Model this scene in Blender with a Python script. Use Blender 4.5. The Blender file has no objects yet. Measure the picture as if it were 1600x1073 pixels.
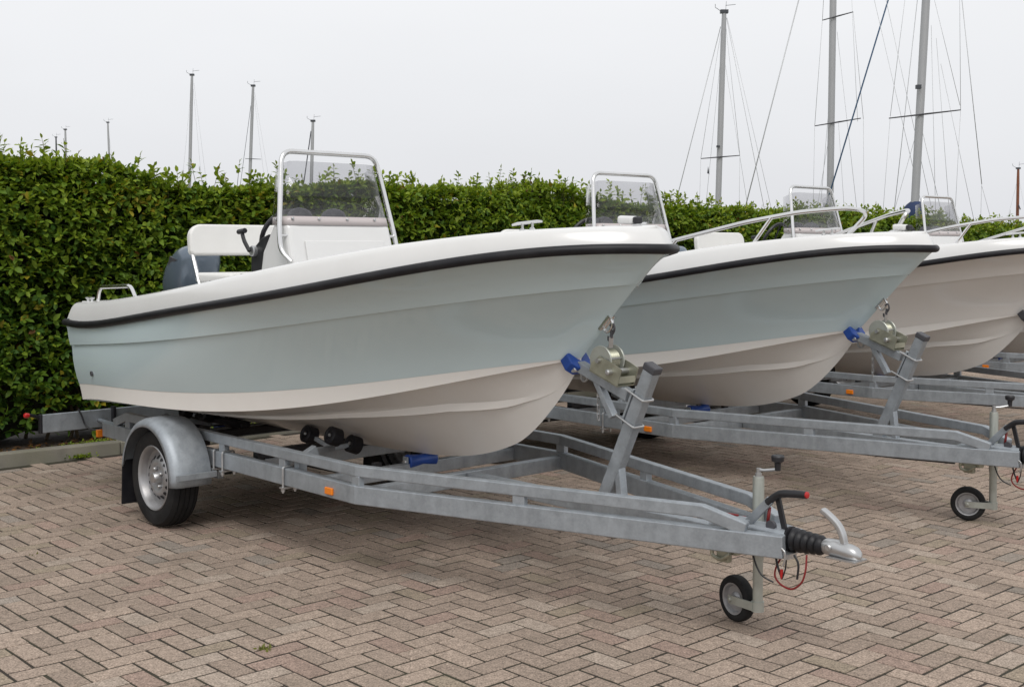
import bpy, bmesh, math, random
import numpy as np
from mathutils import Vector, Matrix

random.seed(7)
rng = np.random.default_rng(11)
scene = bpy.context.scene
col = scene.collection
PI = math.pi
YAW = math.radians(47.5)                      # heading of the trailers: right and towards the camera
ORG = (1.137, 4.83)                           # tip of the nearest trailer's frame, on the ground

# ------------------------------------------------------------------ camera, sky, sun, exposure
cam = bpy.data.objects.new('camera', bpy.data.cameras.new('camera'))
col.objects.link(cam)
cam.location = (0, 0, 1.62)
cam.rotation_euler = (math.radians(88.0), 0, 0)
cam.data.sensor_width = 36
cam.data.lens = 1880 / 1600 * 36
cam.data.shift_y = -0.0524
cam.data.clip_start = 0.05
cam.data.clip_end = 4000
scene.camera = cam

SUN_EL, SUN_AZ = math.radians(52), math.radians(174)
w = bpy.data.worlds.new('World')
scene.world = w
w.use_nodes = True
nt = w.node_tree
nt.nodes.clear()
W = lambda t: nt.nodes.new(t)
L = nt.links.new
out, bg = W('ShaderNodeOutputWorld'), W('ShaderNodeBackground')
sky = W('ShaderNodeTexSky')
sky.sky_type = 'NISHITA'
sky.sun_disc = False
sky.sun_elevation = SUN_EL
sky.sun_rotation = SUN_AZ
sky.dust_density = 4.0
tc, sep = W('ShaderNodeTexCoord'), W('ShaderNodeSeparateXYZ')
ramp = W('ShaderNodeValToRGB')                # overcast: a little brighter towards the zenith
el = ramp.color_ramp.elements
el[0].position, el[0].color = 0.0, (0.745, 0.755, 0.79, 1)
el[1].position, el[1].color = 1.0, (.96, .965, .97, 1)
e = el.new(0.20); e.color = (0.885, 0.89, 0.905, 1)
nz = W('ShaderNodeTexNoise')
nz.inputs['Scale'].default_value = 2.2
nz.inputs['Detail'].default_value = 4
mp = W('ShaderNodeMapping'); mp.inputs['Scale'].default_value = (1, 1, 3)
mr = W('ShaderNodeMapRange')
mr.inputs['To Min'].default_value, mr.inputs['To Max'].default_value = 0.935, 1.065
mul = W('ShaderNodeVectorMath'); mul.operation = 'SCALE'
mul2 = W('ShaderNodeVectorMath'); mul2.operation = 'SCALE'
mul2.inputs['Scale'].default_value = 10.6
mix = W('ShaderNodeMixRGB'); mix.inputs[0].default_value = 0.93
L(tc.outputs['Generated'], sep.inputs[0]); L(sep.outputs['Z'], ramp.inputs[0])
L(tc.outputs['Generated'], mp.inputs[0]); L(mp.outputs[0], nz.inputs['Vector'])
L(nz.outputs['Fac'], mr.inputs['Value'])
L(ramp.outputs[0], mul.inputs[0]); L(mr.outputs[0], mul.inputs['Scale'])
L(mul.outputs[0], mul2.inputs[0])
L(sky.outputs[0], mix.inputs[1]); L(mul2.outputs[0], mix.inputs[2])
L(mix.outputs[0], bg.inputs['Color']); bg.inputs['Strength'].default_value = 0.1
L(bg.outputs[0], out.inputs[0])

sun = bpy.data.objects.new('sun', bpy.data.lights.new('sun', 'SUN'))
col.objects.link(sun)
sun.data.energy = 1.5
sun.data.angle = math.radians(28)
sun.data.color = (1.0, 0.975, 0.94)
sd = Vector((math.cos(SUN_EL) * math.sin(SUN_AZ), math.cos(SUN_EL) * math.cos(SUN_AZ), math.sin(SUN_EL)))
sun.rotation_euler = sd.to_track_quat('Z', 'Y').to_euler()
sun.location = (0, 0, 30)

vs = scene.view_settings
vs.view_transform = 'Standard'
vs.look = 'None'
vs.exposure = 0.0
vs.gamma = 1.0
vs.use_curve_mapping = False

# ------------------------------------------------------------------ materials
MATS = {}
def mat(name, color, rough=0.5, metal=0.0, spec=0.5, coat=0.0, noise=0.0, nscale=8.0, bump=0.0, bscale=60.0, dirt=None, dscale=3.0):
    """plain principled material; noise = value mottling, dirt = (colour, amount)"""
    m = bpy.data.materials.new(name)
    m.use_nodes = True
    n, l = m.node_tree.nodes, m.node_tree.links
    b = n['Principled BSDF']
    b.inputs['Base Color'].default_value = (*color, 1)
    b.inputs['Roughness'].default_value = rough
    b.inputs['Metallic'].default_value = metal
    b.inputs['Specular IOR Level'].default_value = spec
    b.inputs['Coat Weight'].default_value = coat
    t = n.new('ShaderNodeTexCoord')
    src = None
    if noise > 0:
        x = n.new('ShaderNodeTexNoise'); x.inputs['Scale'].default_value = nscale; x.inputs['Detail'].default_value = 6
        l.new(t.outputs['Object'], x.inputs['Vector'])
        r = n.new('ShaderNodeMapRange'); r.inputs['From Min'].default_value = .3; r.inputs['From Max'].default_value = .7
        r.inputs['To Min'].default_value = 1 - noise; r.inputs['To Max'].default_value = 1 + noise
        l.new(x.outputs['Fac'], r.inputs['Value'])
        v = n.new('ShaderNodeVectorMath'); v.operation = 'SCALE'; v.inputs[0].default_value = color
        l.new(r.outputs[0], v.inputs['Scale']); src = v.outputs[0]
        rr = n.new('ShaderNodeMapRange'); rr.inputs['To Min'].default_value = max(.03, rough * .75); rr.inputs['To Max'].default_value = min(1, rough * 1.3)
        l.new(x.outputs['Fac'], rr.inputs['Value']); l.new(rr.outputs[0], b.inputs['Roughness'])
    if dirt:
        x = n.new('ShaderNodeTexNoise'); x.inputs['Scale'].default_value = dscale; x.inputs['Detail'].default_value = 8; x.inputs['Roughness'].default_value = .65
        l.new(t.outputs['Object'], x.inputs['Vector'])
        r = n.new('ShaderNodeMapRange'); r.inputs['From Min'].default_value = .45; r.inputs['From Max'].default_value = .75
        r.inputs['To Min'].default_value = 0; r.inputs['To Max'].default_value = dirt[1]
        l.new(x.outputs['Fac'], r.inputs['Value'])
        mx = n.new('ShaderNodeMixRGB'); mx.inputs[1].default_value = (*color, 1); mx.inputs[2].default_value = (*dirt[0], 1)
        l.new(r.outputs[0], mx.inputs[0])
        if src is not None: l.new(src, mx.inputs[1])
        src = mx.outputs[0]
    if src is not None: l.new(src, b.inputs['Base Color'])
    if bump > 0:
        x = n.new('ShaderNodeTexNoise'); x.inputs['Scale'].default_value = bscale; x.inputs['Detail'].default_value = 5
        l.new(t.outputs['Object'], x.inputs['Vector'])
        bp = n.new('ShaderNodeBump'); bp.inputs['Strength'].default_value = bump; bp.inputs['Distance'].default_value = .004
        l.new(x.outputs['Fac'], bp.inputs['Height']); l.new(bp.outputs[0], b.inputs['Normal'])
    MATS[name] = m
    return m

def galvanised():
    m = mat('galvanised_steel', (.36, .385, .41), .5, .55)
    n, l = m.node_tree.nodes, m.node_tree.links
    b = n['Principled BSDF']
    t = n.new('ShaderNodeTexCoord')
    vo = n.new('ShaderNodeTexVoronoi'); vo.inputs['Scale'].default_value = 110
    no = n.new('ShaderNodeTexNoise'); no.inputs['Scale'].default_value = 15; no.inputs['Detail'].default_value = 8; no.inputs['Roughness'].default_value = .65
    st = n.new('ShaderNodeTexNoise'); st.inputs['Scale'].default_value = 3; st.inputs['Detail'].default_value = 6
    mpz = n.new('ShaderNodeMapping'); mpz.inputs['Scale'].default_value = (6, 6, .6)
    for q in (vo, no): l.new(t.outputs['Object'], q.inputs['Vector'])
    l.new(t.outputs['Object'], mpz.inputs[0]); l.new(mpz.outputs[0], st.inputs['Vector'])
    a = n.new('ShaderNodeMixRGB'); a.inputs[0].default_value = .13
    l.new(no.outputs['Fac'], a.inputs[1]); l.new(vo.outputs['Color'], a.inputs[2])
    a2 = n.new('ShaderNodeMixRGB'); a2.inputs[0].default_value = .35
    l.new(a.outputs[0], a2.inputs[1]); l.new(st.outputs['Fac'], a2.inputs[2])
    r = n.new('ShaderNodeValToRGB')
    r.color_ramp.elements[0].position, r.color_ramp.elements[0].color = .32, (.262, .286, .31, 1)
    r.color_ramp.elements[1].position, r.color_ramp.elements[1].color = .68, (.425, .46, .495, 1)
    l.new(a2.outputs[0], r.inputs[0]); l.new(r.outputs[0], b.inputs['Base Color'])
    rr = n.new('ShaderNodeMapRange'); rr.inputs['To Min'].default_value = .38; rr.inputs['To Max'].default_value = .68
    l.new(a.outputs[0], rr.inputs['Value']); l.new(rr.outputs[0], b.inputs['Roughness'])
    return m

GALV = galvanised()
BLUE = mat('blue_grey_gelcoat', (.555, .665, .692), .10, 0, .5, .45, noise=.02, nscale=1.5)
CREAM = mat('cream_gelcoat', (.775, .748, .712), .22, 0, .5, .25, noise=.03, nscale=2.5, dirt=((.36, .30, .25), .14), dscale=2.5)
CREAM_SIDE = mat('cream_side_gelcoat', (.785, .76, .73), .12, 0, .5, .5, noise=.02, nscale=2)
WHITE = mat('white_gelcoat', (.69, .69, .685), .2, 0, .5, .2, noise=.015, nscale=3, dirt=((.50, .49, .46), .10), dscale=4)
VINYL = mat('white_vinyl', (.735, .73, .71), .45, noise=.02, nscale=9, bump=.15, bscale=220)
RUBBER = mat('black_rubber', (.011, .011, .014), .45, spec=.3, noise=.25, nscale=9, dirt=((.05, .05, .05), .3), dscale=7)
TYRE = mat('tyre_rubber', (.014, .014, .015), .75, spec=.25, noise=.3, nscale=14, dirt=((.045, .042, .038), .45), dscale=6)
PLASTIC = mat('black_plastic', (.015, .015, .018), .45, noise=.2, nscale=20)
GREYPLAS = mat('dark_grey_plastic', (.06, .06, .068), .5, noise=.2, nscale=20)
STEEL = mat('polished_steel', (.70, .70, .70), .18, 1.0, noise=.06, nscale=6)
CAST = mat('bright_cast_metal', (.50, .505, .51), .36, .85, noise=.12, nscale=14)
ZINC = mat('yellowish_zinc_plate', (.40, .40, .32), .42, .7, noise=.18, nscale=12, dirt=((.16, .13, .08), .4), dscale=10)
POLEZ = mat('zinc_tube', (.44, .46, .42), .42, .5, noise=.12, nscale=8, dirt=((.16, .12, .08), .5), dscale=5)
RIM = mat('silver_rim_paint', (.38, .38, .39), .40, .55, noise=.08, nscale=10, dirt=((.16, .14, .12), .5), dscale=8)
POLY = mat('blue_polyurethane', (.012, .060, .30), .38, noise=.15, nscale=10)
ORANGE = mat('orange_lens', (.80, .22, .015), .22)
RED = mat('red_lens', (.42, .02, .02), .25)
REDCAB = mat('red_cable', (.20, .014, .014), .45)
COWL = mat('blue_grey_motor_paint', (.135, .170, .215), .22, .3, coat=.3, noise=.04, nscale=4)
CONC = mat('kerb_concrete', (.22, .205, .17), .9, noise=.25, nscale=6, bump=.5, bscale=90, dirt=((.10, .105, .06), .7), dscale=3)
SAND = mat('joint_sand', (.026, .019, .013), .95, noise=.35, nscale=14, bump=.6, bscale=120, dirt=((.055, .065, .025), .5), dscale=1.5)
SOIL = mat('dark_soil', (.045, .034, .024), .95, noise=.4, nscale=12, bump=1, bscale=40, dirt=((.09, .055, .03), .6), dscale=9)
GROUND = mat('yard_ground', (.10, .105, .06), .95, noise=.3, nscale=.4)
ALU = mat('grey_anodised_mast', (.40, .405, .415), .42, .35, noise=.06, nscale=.8)
WIRE = mat('rigging_wire', (.48, .49, .50), .45, .4)
DARKWIRE = mat('dark_rigging', (.05, .055, .065), .5)
BLUEROPE = mat('blue_rope', (.03, .075, .14), .7)
CANVAS = mat('navy_canvas', (.018, .035, .095), .8, noise=.2, nscale=12)
WOODMAST = mat('varnished_mast', (.19, .065, .03), .4, noise=.2, nscale=3)
TWIG = mat('hedge_twig', (.085, .060, .035), .85, noise=.3, nscale=20)
CORE = mat('shaded_hedge_core', (.020, .024, .010), .9, noise=.5, nscale=14)  # near-black: dead inner leaves plus the hedge's inside shade put into the colour

def acrylic():
    m = bpy.data.materials.new('tinted_acrylic'); m.use_nodes = True
    n, l = m.node_tree.nodes, m.node_tree.links
    n.clear()
    o = n.new('ShaderNodeOutputMaterial'); tr = n.new('ShaderNodeBsdfTransparent'); gl = n.new('ShaderNodeBsdfGlossy')
    fr = n.new('ShaderNodeMapRange'); lw = n.new('ShaderNodeLayerWeight'); lw.inputs[0].default_value = .5; pw = n.new('ShaderNodeMath'); pw.operation = 'POWER'; pw.inputs[1].default_value = 4.0; mx = n.new('ShaderNodeMixShader')
    tr.inputs[0].default_value = (.83, .83, .84, 1); gl.inputs['Roughness'].default_value = .03
    fr.inputs['To Min'].default_value = .035; fr.inputs['To Max'].default_value = .8
    l.new(lw.outputs['Facing'], pw.inputs[0]); l.new(pw.outputs[0], fr.inputs['Value'])
    l.new(fr.outputs[0], mx.inputs[0]); l.new(tr.outputs[0], mx.inputs[1]); l.new(gl.outputs[0], mx.inputs[2]); l.new(mx.outputs[0], o.inputs[0])
    return m
GLASS = acrylic()
BAND = mat('milky_pink_band', (.50, .45, .445), .25)

def attr_mat(name, rough, kind):
    """brick or leaf: colour from the 'tint' attribute plus relief"""
    m = bpy.data.materials.new(name); m.use_nodes = True
    n, l = m.node_tree.nodes, m.node_tree.links
    b = n['Principled BSDF']; b.inputs['Roughness'].default_value = rough
    at = n.new('ShaderNodeAttribute'); at.attribute_name = 'tint'
    geo = n.new('ShaderNodeNewGeometry')
    if kind == 'brick':
        f = n.new('ShaderNodeTexNoise'); f.inputs['Scale'].default_value = 125; f.inputs['Detail'].default_value = 4; f.inputs['Roughness'].default_value = .7
        g = n.new('ShaderNodeTexNoise'); g.inputs['Scale'].default_value = 2.2; g.inputs['Detail'].default_value = 9; g.inputs['Roughness'].default_value = .62
        h = n.new('ShaderNodeTexNoise'); h.inputs['Scale'].default_value = 34; h.inputs['Detail'].default_value = 5
        for q in (f, g, h): l.new(geo.outputs['Position'], q.inputs['Vector'])
        r = n.new('ShaderNodeMapRange'); r.inputs['From Min'].default_value = .32; r.inputs['From Max'].default_value = .68
        r.inputs['To Min'].default_value = .42; r.inputs['To Max'].default_value = 1.58
        l.new(f.outputs['Fac'], r.inputs['Value'])
        r2 = n.new('ShaderNodeMapRange'); r2.inputs['From Min'].default_value = .3; r2.inputs['From Max'].default_value = .7
        r2.inputs['To Min'].default_value = .80; r2.inputs['To Max'].default_value = 1.17
        l.new(h.outputs['Fac'], r2.inputs['Value'])
        mm = n.new('ShaderNodeMath'); mm.operation = 'MULTIPLY'; l.new(r.outputs[0], mm.inputs[0]); l.new(r2.outputs[0], mm.inputs[1])
        v = n.new('ShaderNodeVectorMath'); v.operation = 'SCALE'
        l.new(at.outputs['Color'], v.inputs[0]); l.new(mm.outputs[0], v.inputs['Scale'])
        # blotches of dirt and moss over many bricks
        r3 = n.new('ShaderNodeMapRange'); r3.inputs['From Min'].default_value = .50; r3.inputs['From Max'].default_value = .78
        r3.inputs['To Min'].default_value = 0; r3.inputs['To Max'].default_value = .42
        l.new(g.outputs['Fac'], r3.inputs['Value'])
        mx = n.new('ShaderNodeMixRGB'); mx.inputs[2].default_value = (.115, .098, .072, 1)
        l.new(r3.outputs[0], mx.inputs[0]); l.new(v.outputs[0], mx.inputs[1]); l.new(mx.outputs[0], b.inputs['Base Color'])
        bp = n.new('ShaderNodeBump'); bp.inputs['Strength'].default_value = .55; bp.inputs['Distance'].default_value = .003
        l.new(f.outputs['Fac'], bp.inputs['Height']); l.new(bp.outputs[0], b.inputs['Normal'])
        b.inputs['Specular IOR Level'].default_value = .25
    else:
        l.new(at.outputs['Color'], b.inputs['Base Color'])
        b.inputs['Specular IOR Level'].default_value = .14
        tl = n.new('ShaderNodeBsdfTranslucent'); ms = n.new('ShaderNodeMixShader'); ms.inputs[0].default_value = .22
        v = n.new('ShaderNodeVectorMath'); v.operation = 'MULTIPLY'; v.inputs[1].default_value = (1.5, 1.6, .6)
        l.new(at.outputs['Color'], v.inputs[0]); l.new(v.outputs[0], tl.inputs[0])
        l.new(b.outputs[0], ms.inputs[1]); l.new(tl.outputs[0], ms.inputs[2])
        l.new(ms.outputs[0], n['Material Output'].inputs[0])
    return m
BRICK = attr_mat('worn_clay_brick', .88, 'brick')
LEAF = attr_mat('glossy_hedge_leaf', .46, 'leaf')

# ------------------------------------------------------------------ mesh helpers.  Local frame: s forward, t starboard, z up  ->  x=s, y=-t
def P(s, t, z): return Vector((s, -t, z))

class MB:
    def __init__(self): self.bm = bmesh.new()
    def face(self, vs, smooth=False):
        try:
            f = self.bm.faces.new(vs); f.smooth = smooth; return f
        except ValueError: return None
    def grid(self, rows, smooth=True, close_u=False, close_v=False):
        V = [[self.bm.verts.new(p) for p in r] for r in rows]
        n, m = len(V), len(V[0])
        for i in range(n if close_u else n - 1):
            for j in range(m if close_v else m - 1):
                a, b, c, d = V[i][j], V[(i + 1) % n][j], V[(i + 1) % n][(j + 1) % m], V[i][(j + 1) % m]
                self.face([a, b, c, d], smooth)
        return V
    def box(self, c, size, M=None):
        x, y, z = (k / 2 for k in size)
        pts = [Vector((a * x, b * y, e * z)) for a, b, e in [(-1, -1, -1), (1, -1, -1), (1, 1, -1), (-1, 1, -1), (-1, -1, 1), (1, -1, 1), (1, 1, 1), (-1, 1, 1)]]
        if M is not None: pts = [M @ p for p in pts]
        v = [self.bm.verts.new(p + Vector(c)) for p in pts]
        for f in [(0, 3, 2, 1), (4, 5, 6, 7), (0, 1, 5, 4), (1, 2, 6, 5), (2, 3, 7, 6), (3, 0, 4, 7)]: self.face([v[i] for i in f])
        return self
    def beam(self, pts, wd, ht, up=Vector((0, 0, 1))):
        """swept rectangular bar along a polyline, mitred"""
        pts = [Vector(p) for p in pts]; rows = []
        for i, p in enumerate(pts):
            d0 = (p - pts[i - 1]).normalized() if i else (pts[1] - p).normalized()
            d1 = (pts[i + 1] - p).normalized() if i < len(pts) - 1 else d0
            d = (d0 + d1).normalized()
            side = d.cross(up).normalized(); u = side.cross(d).normalized()
            k = 1 / max(.5, d.dot(d0))
            # widen the section only in the bend's own plane
            bend = (d1 - d0)
            ks = k if bend.length > 1e-4 and abs(bend.normalized().dot(side)) > .7 else 1
            ku = k if bend.length > 1e-4 and abs(bend.normalized().dot(u)) > .7 else 1
            a, b = side * wd / 2 * ks, u * ht / 2 * ku
            rows.append([p - a - b, p + a - b, p + a + b, p - a + b])
        V = self.grid(rows, False, close_v=True)
        self.face(V[0][::-1]); self.face(V[-1])
        return self
    def tube(self, pts, r, n=10, closed=False, cap=True):
        pts = [Vector(p) for p in pts]; rows = []; N = len(pts)
        prev = None
        for i, p in enumerate(pts):
            if closed: d = (pts[(i + 1) % N] - pts[i - 1]).normalized()
            else: d = (pts[min(i + 1, N - 1)] - pts[max(i - 1, 0)]).normalized()
            if prev is None:
                a = Vector((0, 0, 1)) if abs(d.z) < .9 else Vector((1, 0, 0))
                prev = (a - d * a.dot(d)).normalized()
            else: prev = (prev - d * prev.dot(d)).normalized()
            q = d.cross(prev); rr = r[i] if isinstance(r, (list, tuple)) else r
            rows.append([p + (prev * math.cos(2 * PI * k / n) + q * math.sin(2 * PI * k / n)) * rr for k in range(n)])
        V = self.grid(rows, True, close_u=closed, close_v=True)
        if not closed and cap: self.face(V[0][::-1]); self.face(V[-1])
        return self
    def lathe(self, c, axis, prof, n=32, cap=True):
        """prof: (along axis, radius)"""
        c, ax = Vector(c), Vector(axis).normalized()
        a = Vector((0, 0, 1)) if abs(ax.z) < .9 else Vector((1, 0, 0))
        u = (a - ax * a.dot(ax)).normalized(); v = ax.cross(u)
        rows = [[c + ax * h + (u * math.cos(2 * PI * k / n) + v * math.sin(2 * PI * k / n)) * r for k in range(n)] for h, r in prof]
        V = self.grid(rows, True, close_v=True)
        if cap: self.face(V[0][::-1]); self.face(V[-1])
        return self
    def prism(self, poly, vec):
        vec = Vector(vec)
        a = [self.bm.verts.new(p) for p in poly]; b = [self.bm.verts.new(Vector(p) + vec) for p in poly]
        self.face(a[::-1]); self.face(b); n = len(a)
        for i in range(n): self.face([a[i], a[(i + 1) % n], b[(i + 1) % n], b[i]])
        return self
    def build(self, name, m, parent=None, bevel=0, seg=2, sharp=35, label=None):
        bmesh.ops.remove_doubles(self.bm, verts=self.bm.verts, dist=1e-5)
        bmesh.ops.recalc_face_normals(self.bm, faces=self.bm.faces)
        ca = math.radians(sharp)
        for e in self.bm.edges:
            if len(e.link_faces) == 2 and e.calc_face_angle(0) > ca: e.smooth = False
        me = bpy.data.meshes.new(name); self.bm.to_mesh(me); self.bm.free()
        me.materials.append(m)
        o = bpy.data.objects.new(name, me); col.objects.link(o)
        if parent is not None: o.parent = parent
        if bevel:
            b = o.modifiers.new('bevel', 'BEVEL'); b.width = bevel; b.segments = seg; b.limit_method = 'ANGLE'; b.angle_limit = math.radians(40)
        if label: o['label'] = label
        return o

def thing(name, label, cat, loc=(0, 0, 0), rz=0, group=None):
    o = bpy.data.objects.new(name, None); col.objects.link(o)
    o.empty_display_size = .2
    o.location = loc; o.rotation_euler = (0, 0, rz); o['label'] = label; o['category'] = cat
    if group: o['group'] = group
    return o
def copy_tree(o, parent=None):
    c = o.copy(); col.objects.link(c)
    if parent is not None: c.parent = parent
    for ch in list(o.children): copy_tree(ch, c)
    return c
def spline(pts, n=8):
    """Catmull-Rom through points"""
    pts = [Vector(p) for p in pts]; q = [pts[0] * 2 - pts[1]] + pts + [pts[-1] * 2 - pts[-2]]; o = []
    for i in range(1, len(q) - 2):
        for k in range(n):
            t = k / n; a, b, c, d = q[i - 1:i + 3]
            o.append(.5 * ((2 * b) + (c - a) * t + (2 * a - 5 * b + 4 * c - d) * t * t + (3 * b - a - 3 * c + d) * t ** 3))
    return o + [pts[-1]]
def rounded(pts, r, n=6):
    """polyline with its inner corners rounded"""
    pts = [Vector(p) for p in pts]; o = [pts[0]]
    for a, b, c in zip(pts, pts[1:], pts[2:]):
        d0, d1 = (a - b).normalized(), (c - b).normalized()
        k = min(r, (a - b).length * .48, (c - b).length * .48)
        p, q = b + d0 * k, b + d1 * k
        for i in range(n + 1):
            t = i / n; o.append(p * (1 - t) ** 2 + b * 2 * t * (1 - t) + q * t * t)
    return o + [pts[-1]]

# ------------------------------------------------------------------ ground, paving, kerb
YP = Matrix.Rotation(-YAW, 4, 'Z')
def to_world(s, t, z=0.0):
    v = YP @ P(s, t, z); return Vector((v.x + ORG[0], v.y + ORG[1], v.z))
def world_sheet(name, s0, s1, t0, t1, z, m, kind='structure'):
    mb = MB(); v = [mb.bm.verts.new(to_world(s, t, z)) for s, t in [(s0, t0), (s1, t0), (s1, t1), (s0, t1)]]; mb.face(v)
    o = mb.build(name, m); o['kind'] = kind; return o

g = MB(); g.face([g.bm.verts.new(p) for p in [(-1500, -1500, -.06), (1500, -1500, -.06), (1500, 1500, -.06), (-1500, 1500, -.06)]])
ground = g.build('ground', GROUND); ground['kind'] = 'structure'
paving = world_sheet('paving', -6.25, 7.0, 7.0, -32.0, -.0034, SAND)
# a bed slab with depth, its top 5 cm above the paving
bed = MB(); bed.prism([to_world(s, t, -.055) for s, t in [(-9.5, 7), (-6.36, 7), (-6.36, -32), (-9.5, -32)]], (0, 0, .115))
soil = bed.build('soil', SOIL); soil['kind'] = 'structure'

CELL = .1025
def brick_geo(l, wd, j):
    """12 verts: bottom, shoulder, worn top; j: 8 random numbers"""
    a, b = l / 2 - .0060, wd / 2 - .0060
    c = .0018
    base = [(-a, -b), (a, -b), (a, b), (-a, b)]
    jit = [(x + j[i] * .0026, y + j[i + 4] * .0026) for i, (x, y) in enumerate(base)]
    V = [(x, y, -.03) for x, y in jit] + [(x, y, -.0026) for x, y in jit] + [(x - math.copysign(c, x), y - math.copysign(c, y), 0) for x, y in jit]
    Fc = [(0, 1, 5, 4), (1, 2, 6, 5), (2, 3, 7, 6), (3, 0, 4, 7), (4, 5, 9, 8), (5, 6, 10, 9), (6, 7, 11, 10), (7, 4, 8, 11), (8, 9, 10, 11)]
    return V, Fc
def brick_tint():
    r = random.random()
    base = np.array([.322, .253, .204]) * random.uniform(.88, 1.12)
    if r < .06: base = np.array([.325, .238, .195]) * random.uniform(.9, 1.1)
    elif r < .11: base = np.array([.275, .235, .200]) * random.uniform(.9, 1.1)
    elif r < .17: base = np.array([.365, .298, .245])
    elif r < .23: base = np.array([.295, .24, .182])
    return base
SINA, COSA = math.sin(YAW), math.cos(YAW)
def cam_px(p):
    """pixel in the 1600 wide frame, only used to rank bricks and leaves by how large they show"""
    x, y, z = p[0], p[1], p[2] - 1.62
    cp, sp = math.cos(math.radians(2)), math.sin(math.radians(2))
    d = y * cp - z * sp
    if d < .3: return None
    return 800 + 1880 * x / d, 452.65 - 1880 * (z * cp + y * sp) / d, d
bricks = []
for cx in range(-61, 66):
    for cy in range(-66, 306):
        k = (cx + cy) % 4
        if k == 0: c = (cx * CELL + CELL, cy * CELL + CELL / 2); rot = 0
        elif k == 2: c = (cx * CELL + CELL / 2, cy * CELL + CELL); rot = 1
        else: continue
        s, t = c[0], -c[1]
        if s < -6.2: continue
        wp = to_world(s, t, 0); q = cam_px(wp)
        inview = q is not None and -60 < q[0] < 1660 and q[1] < 1110
        margin = q is not None and -500 < q[0] < 2100 and q[1] < 1500
        if not (inview or margin) and (s > 6.7 or t > 6.6 or t < -31): continue
        bricks.append((q[2] if (q is not None and 0 < q[0] < 1600 and q[1] < 1068) else 1e9, wp, rot))
bricks.sort(key=lambda b: b[0])
pv = []
for i in range(36):
    V, Fc = brick_geo(2 * CELL, CELL, [random.uniform(-1, 1) for _ in range(8)])
    me = bpy.data.meshes.new('brick'); me.from_pydata(V, [], Fc)
    at = me.color_attributes.new('tint', 'FLOAT_COLOR', 'POINT'); tint = brick_tint()
    at.data.foreach_set('color', np.tile([*tint, 1.0], len(V)).astype(np.float32)); me.materials.append(BRICK); pv.append(me)
def brick_pose(wp, rot):
    R = Matrix.Rotation(-YAW + rot * PI / 2 + random.gauss(0, .008), 3, 'Z') @ Matrix.Rotation(random.gauss(0, .005), 3, 'X') @ Matrix.Rotation(random.gauss(0, .004), 3, 'Y')
    return R, Vector((wp.x, wp.y, -.0004 + max(-.0012, min(.002, random.gauss(0, .0009)))))
for b in bricks[:300]:
    o = bpy.data.objects.new('brick', random.choice(pv)); col.objects.link(o); o.parent = paving
    R, c = brick_pose(b[1], b[2]); o.matrix_local = Matrix.Translation(c) @ R.to_4x4()
AV, AF, AC = [], [], []
for b in bricks[300:]:
    V, Fc = brick_geo(2 * CELL, CELL, [random.uniform(-1, 1) for _ in range(8)])
    R, c = brick_pose(b[1], b[2]); n0 = len(AV)
    Rn = np.array(R); AV += (np.array(V) @ Rn.T + np.array(c)).tolist()
    AF += [tuple(n0 + i for i in f) for f in Fc]
    AC += [[*brick_tint(), 1.0]] * len(V)
me = bpy.data.meshes.new('brick'); me.from_pydata(AV, [], AF)
at = me.color_attributes.new('tint', 'FLOAT_COLOR', 'POINT'); at.data.foreach_set('color', np.array(AC, dtype=np.float32).ravel()); me.materials.append(BRICK)
o = bpy.data.objects.new('brick', me); col.objects.link(o); o.parent = paving; o['kind'] = 'stuff'

kerb = MB(); kerb.beam([to_world(-6.305, 6.9, -.03), to_world(-6.305, -31.5, -.03)], .09, .05)
kerb = kerb.build('kerb', CONC); kerb['kind'] = 'structure'
km = []
for i in range(6):
    mb = MB(); mb.box((0, 0, 0), (.11, .992, .155)); o = mb.build('kerb_stone', CONC, bevel=.012); km.append(o.data)
    bpy.data.objects.remove(o)
t = 6.5; 
while t > -31:
    o = bpy.data.objects.new('kerb_stone', random.choice(km)); col.objects.link(o); o.parent = kerb
    o.location = to_world(-6.305 + random.uniform(-.006, .006), t, .018 + random.uniform(-.006, .006)); o.rotation_euler = (random.gauss(0, .01), random.gauss(0, .01), -YAW + random.gauss(0, .004))
    b = o.modifiers.new('bevel', 'BEVEL'); b.width = .012; b.segments = 2
    t -= 1.0

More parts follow.
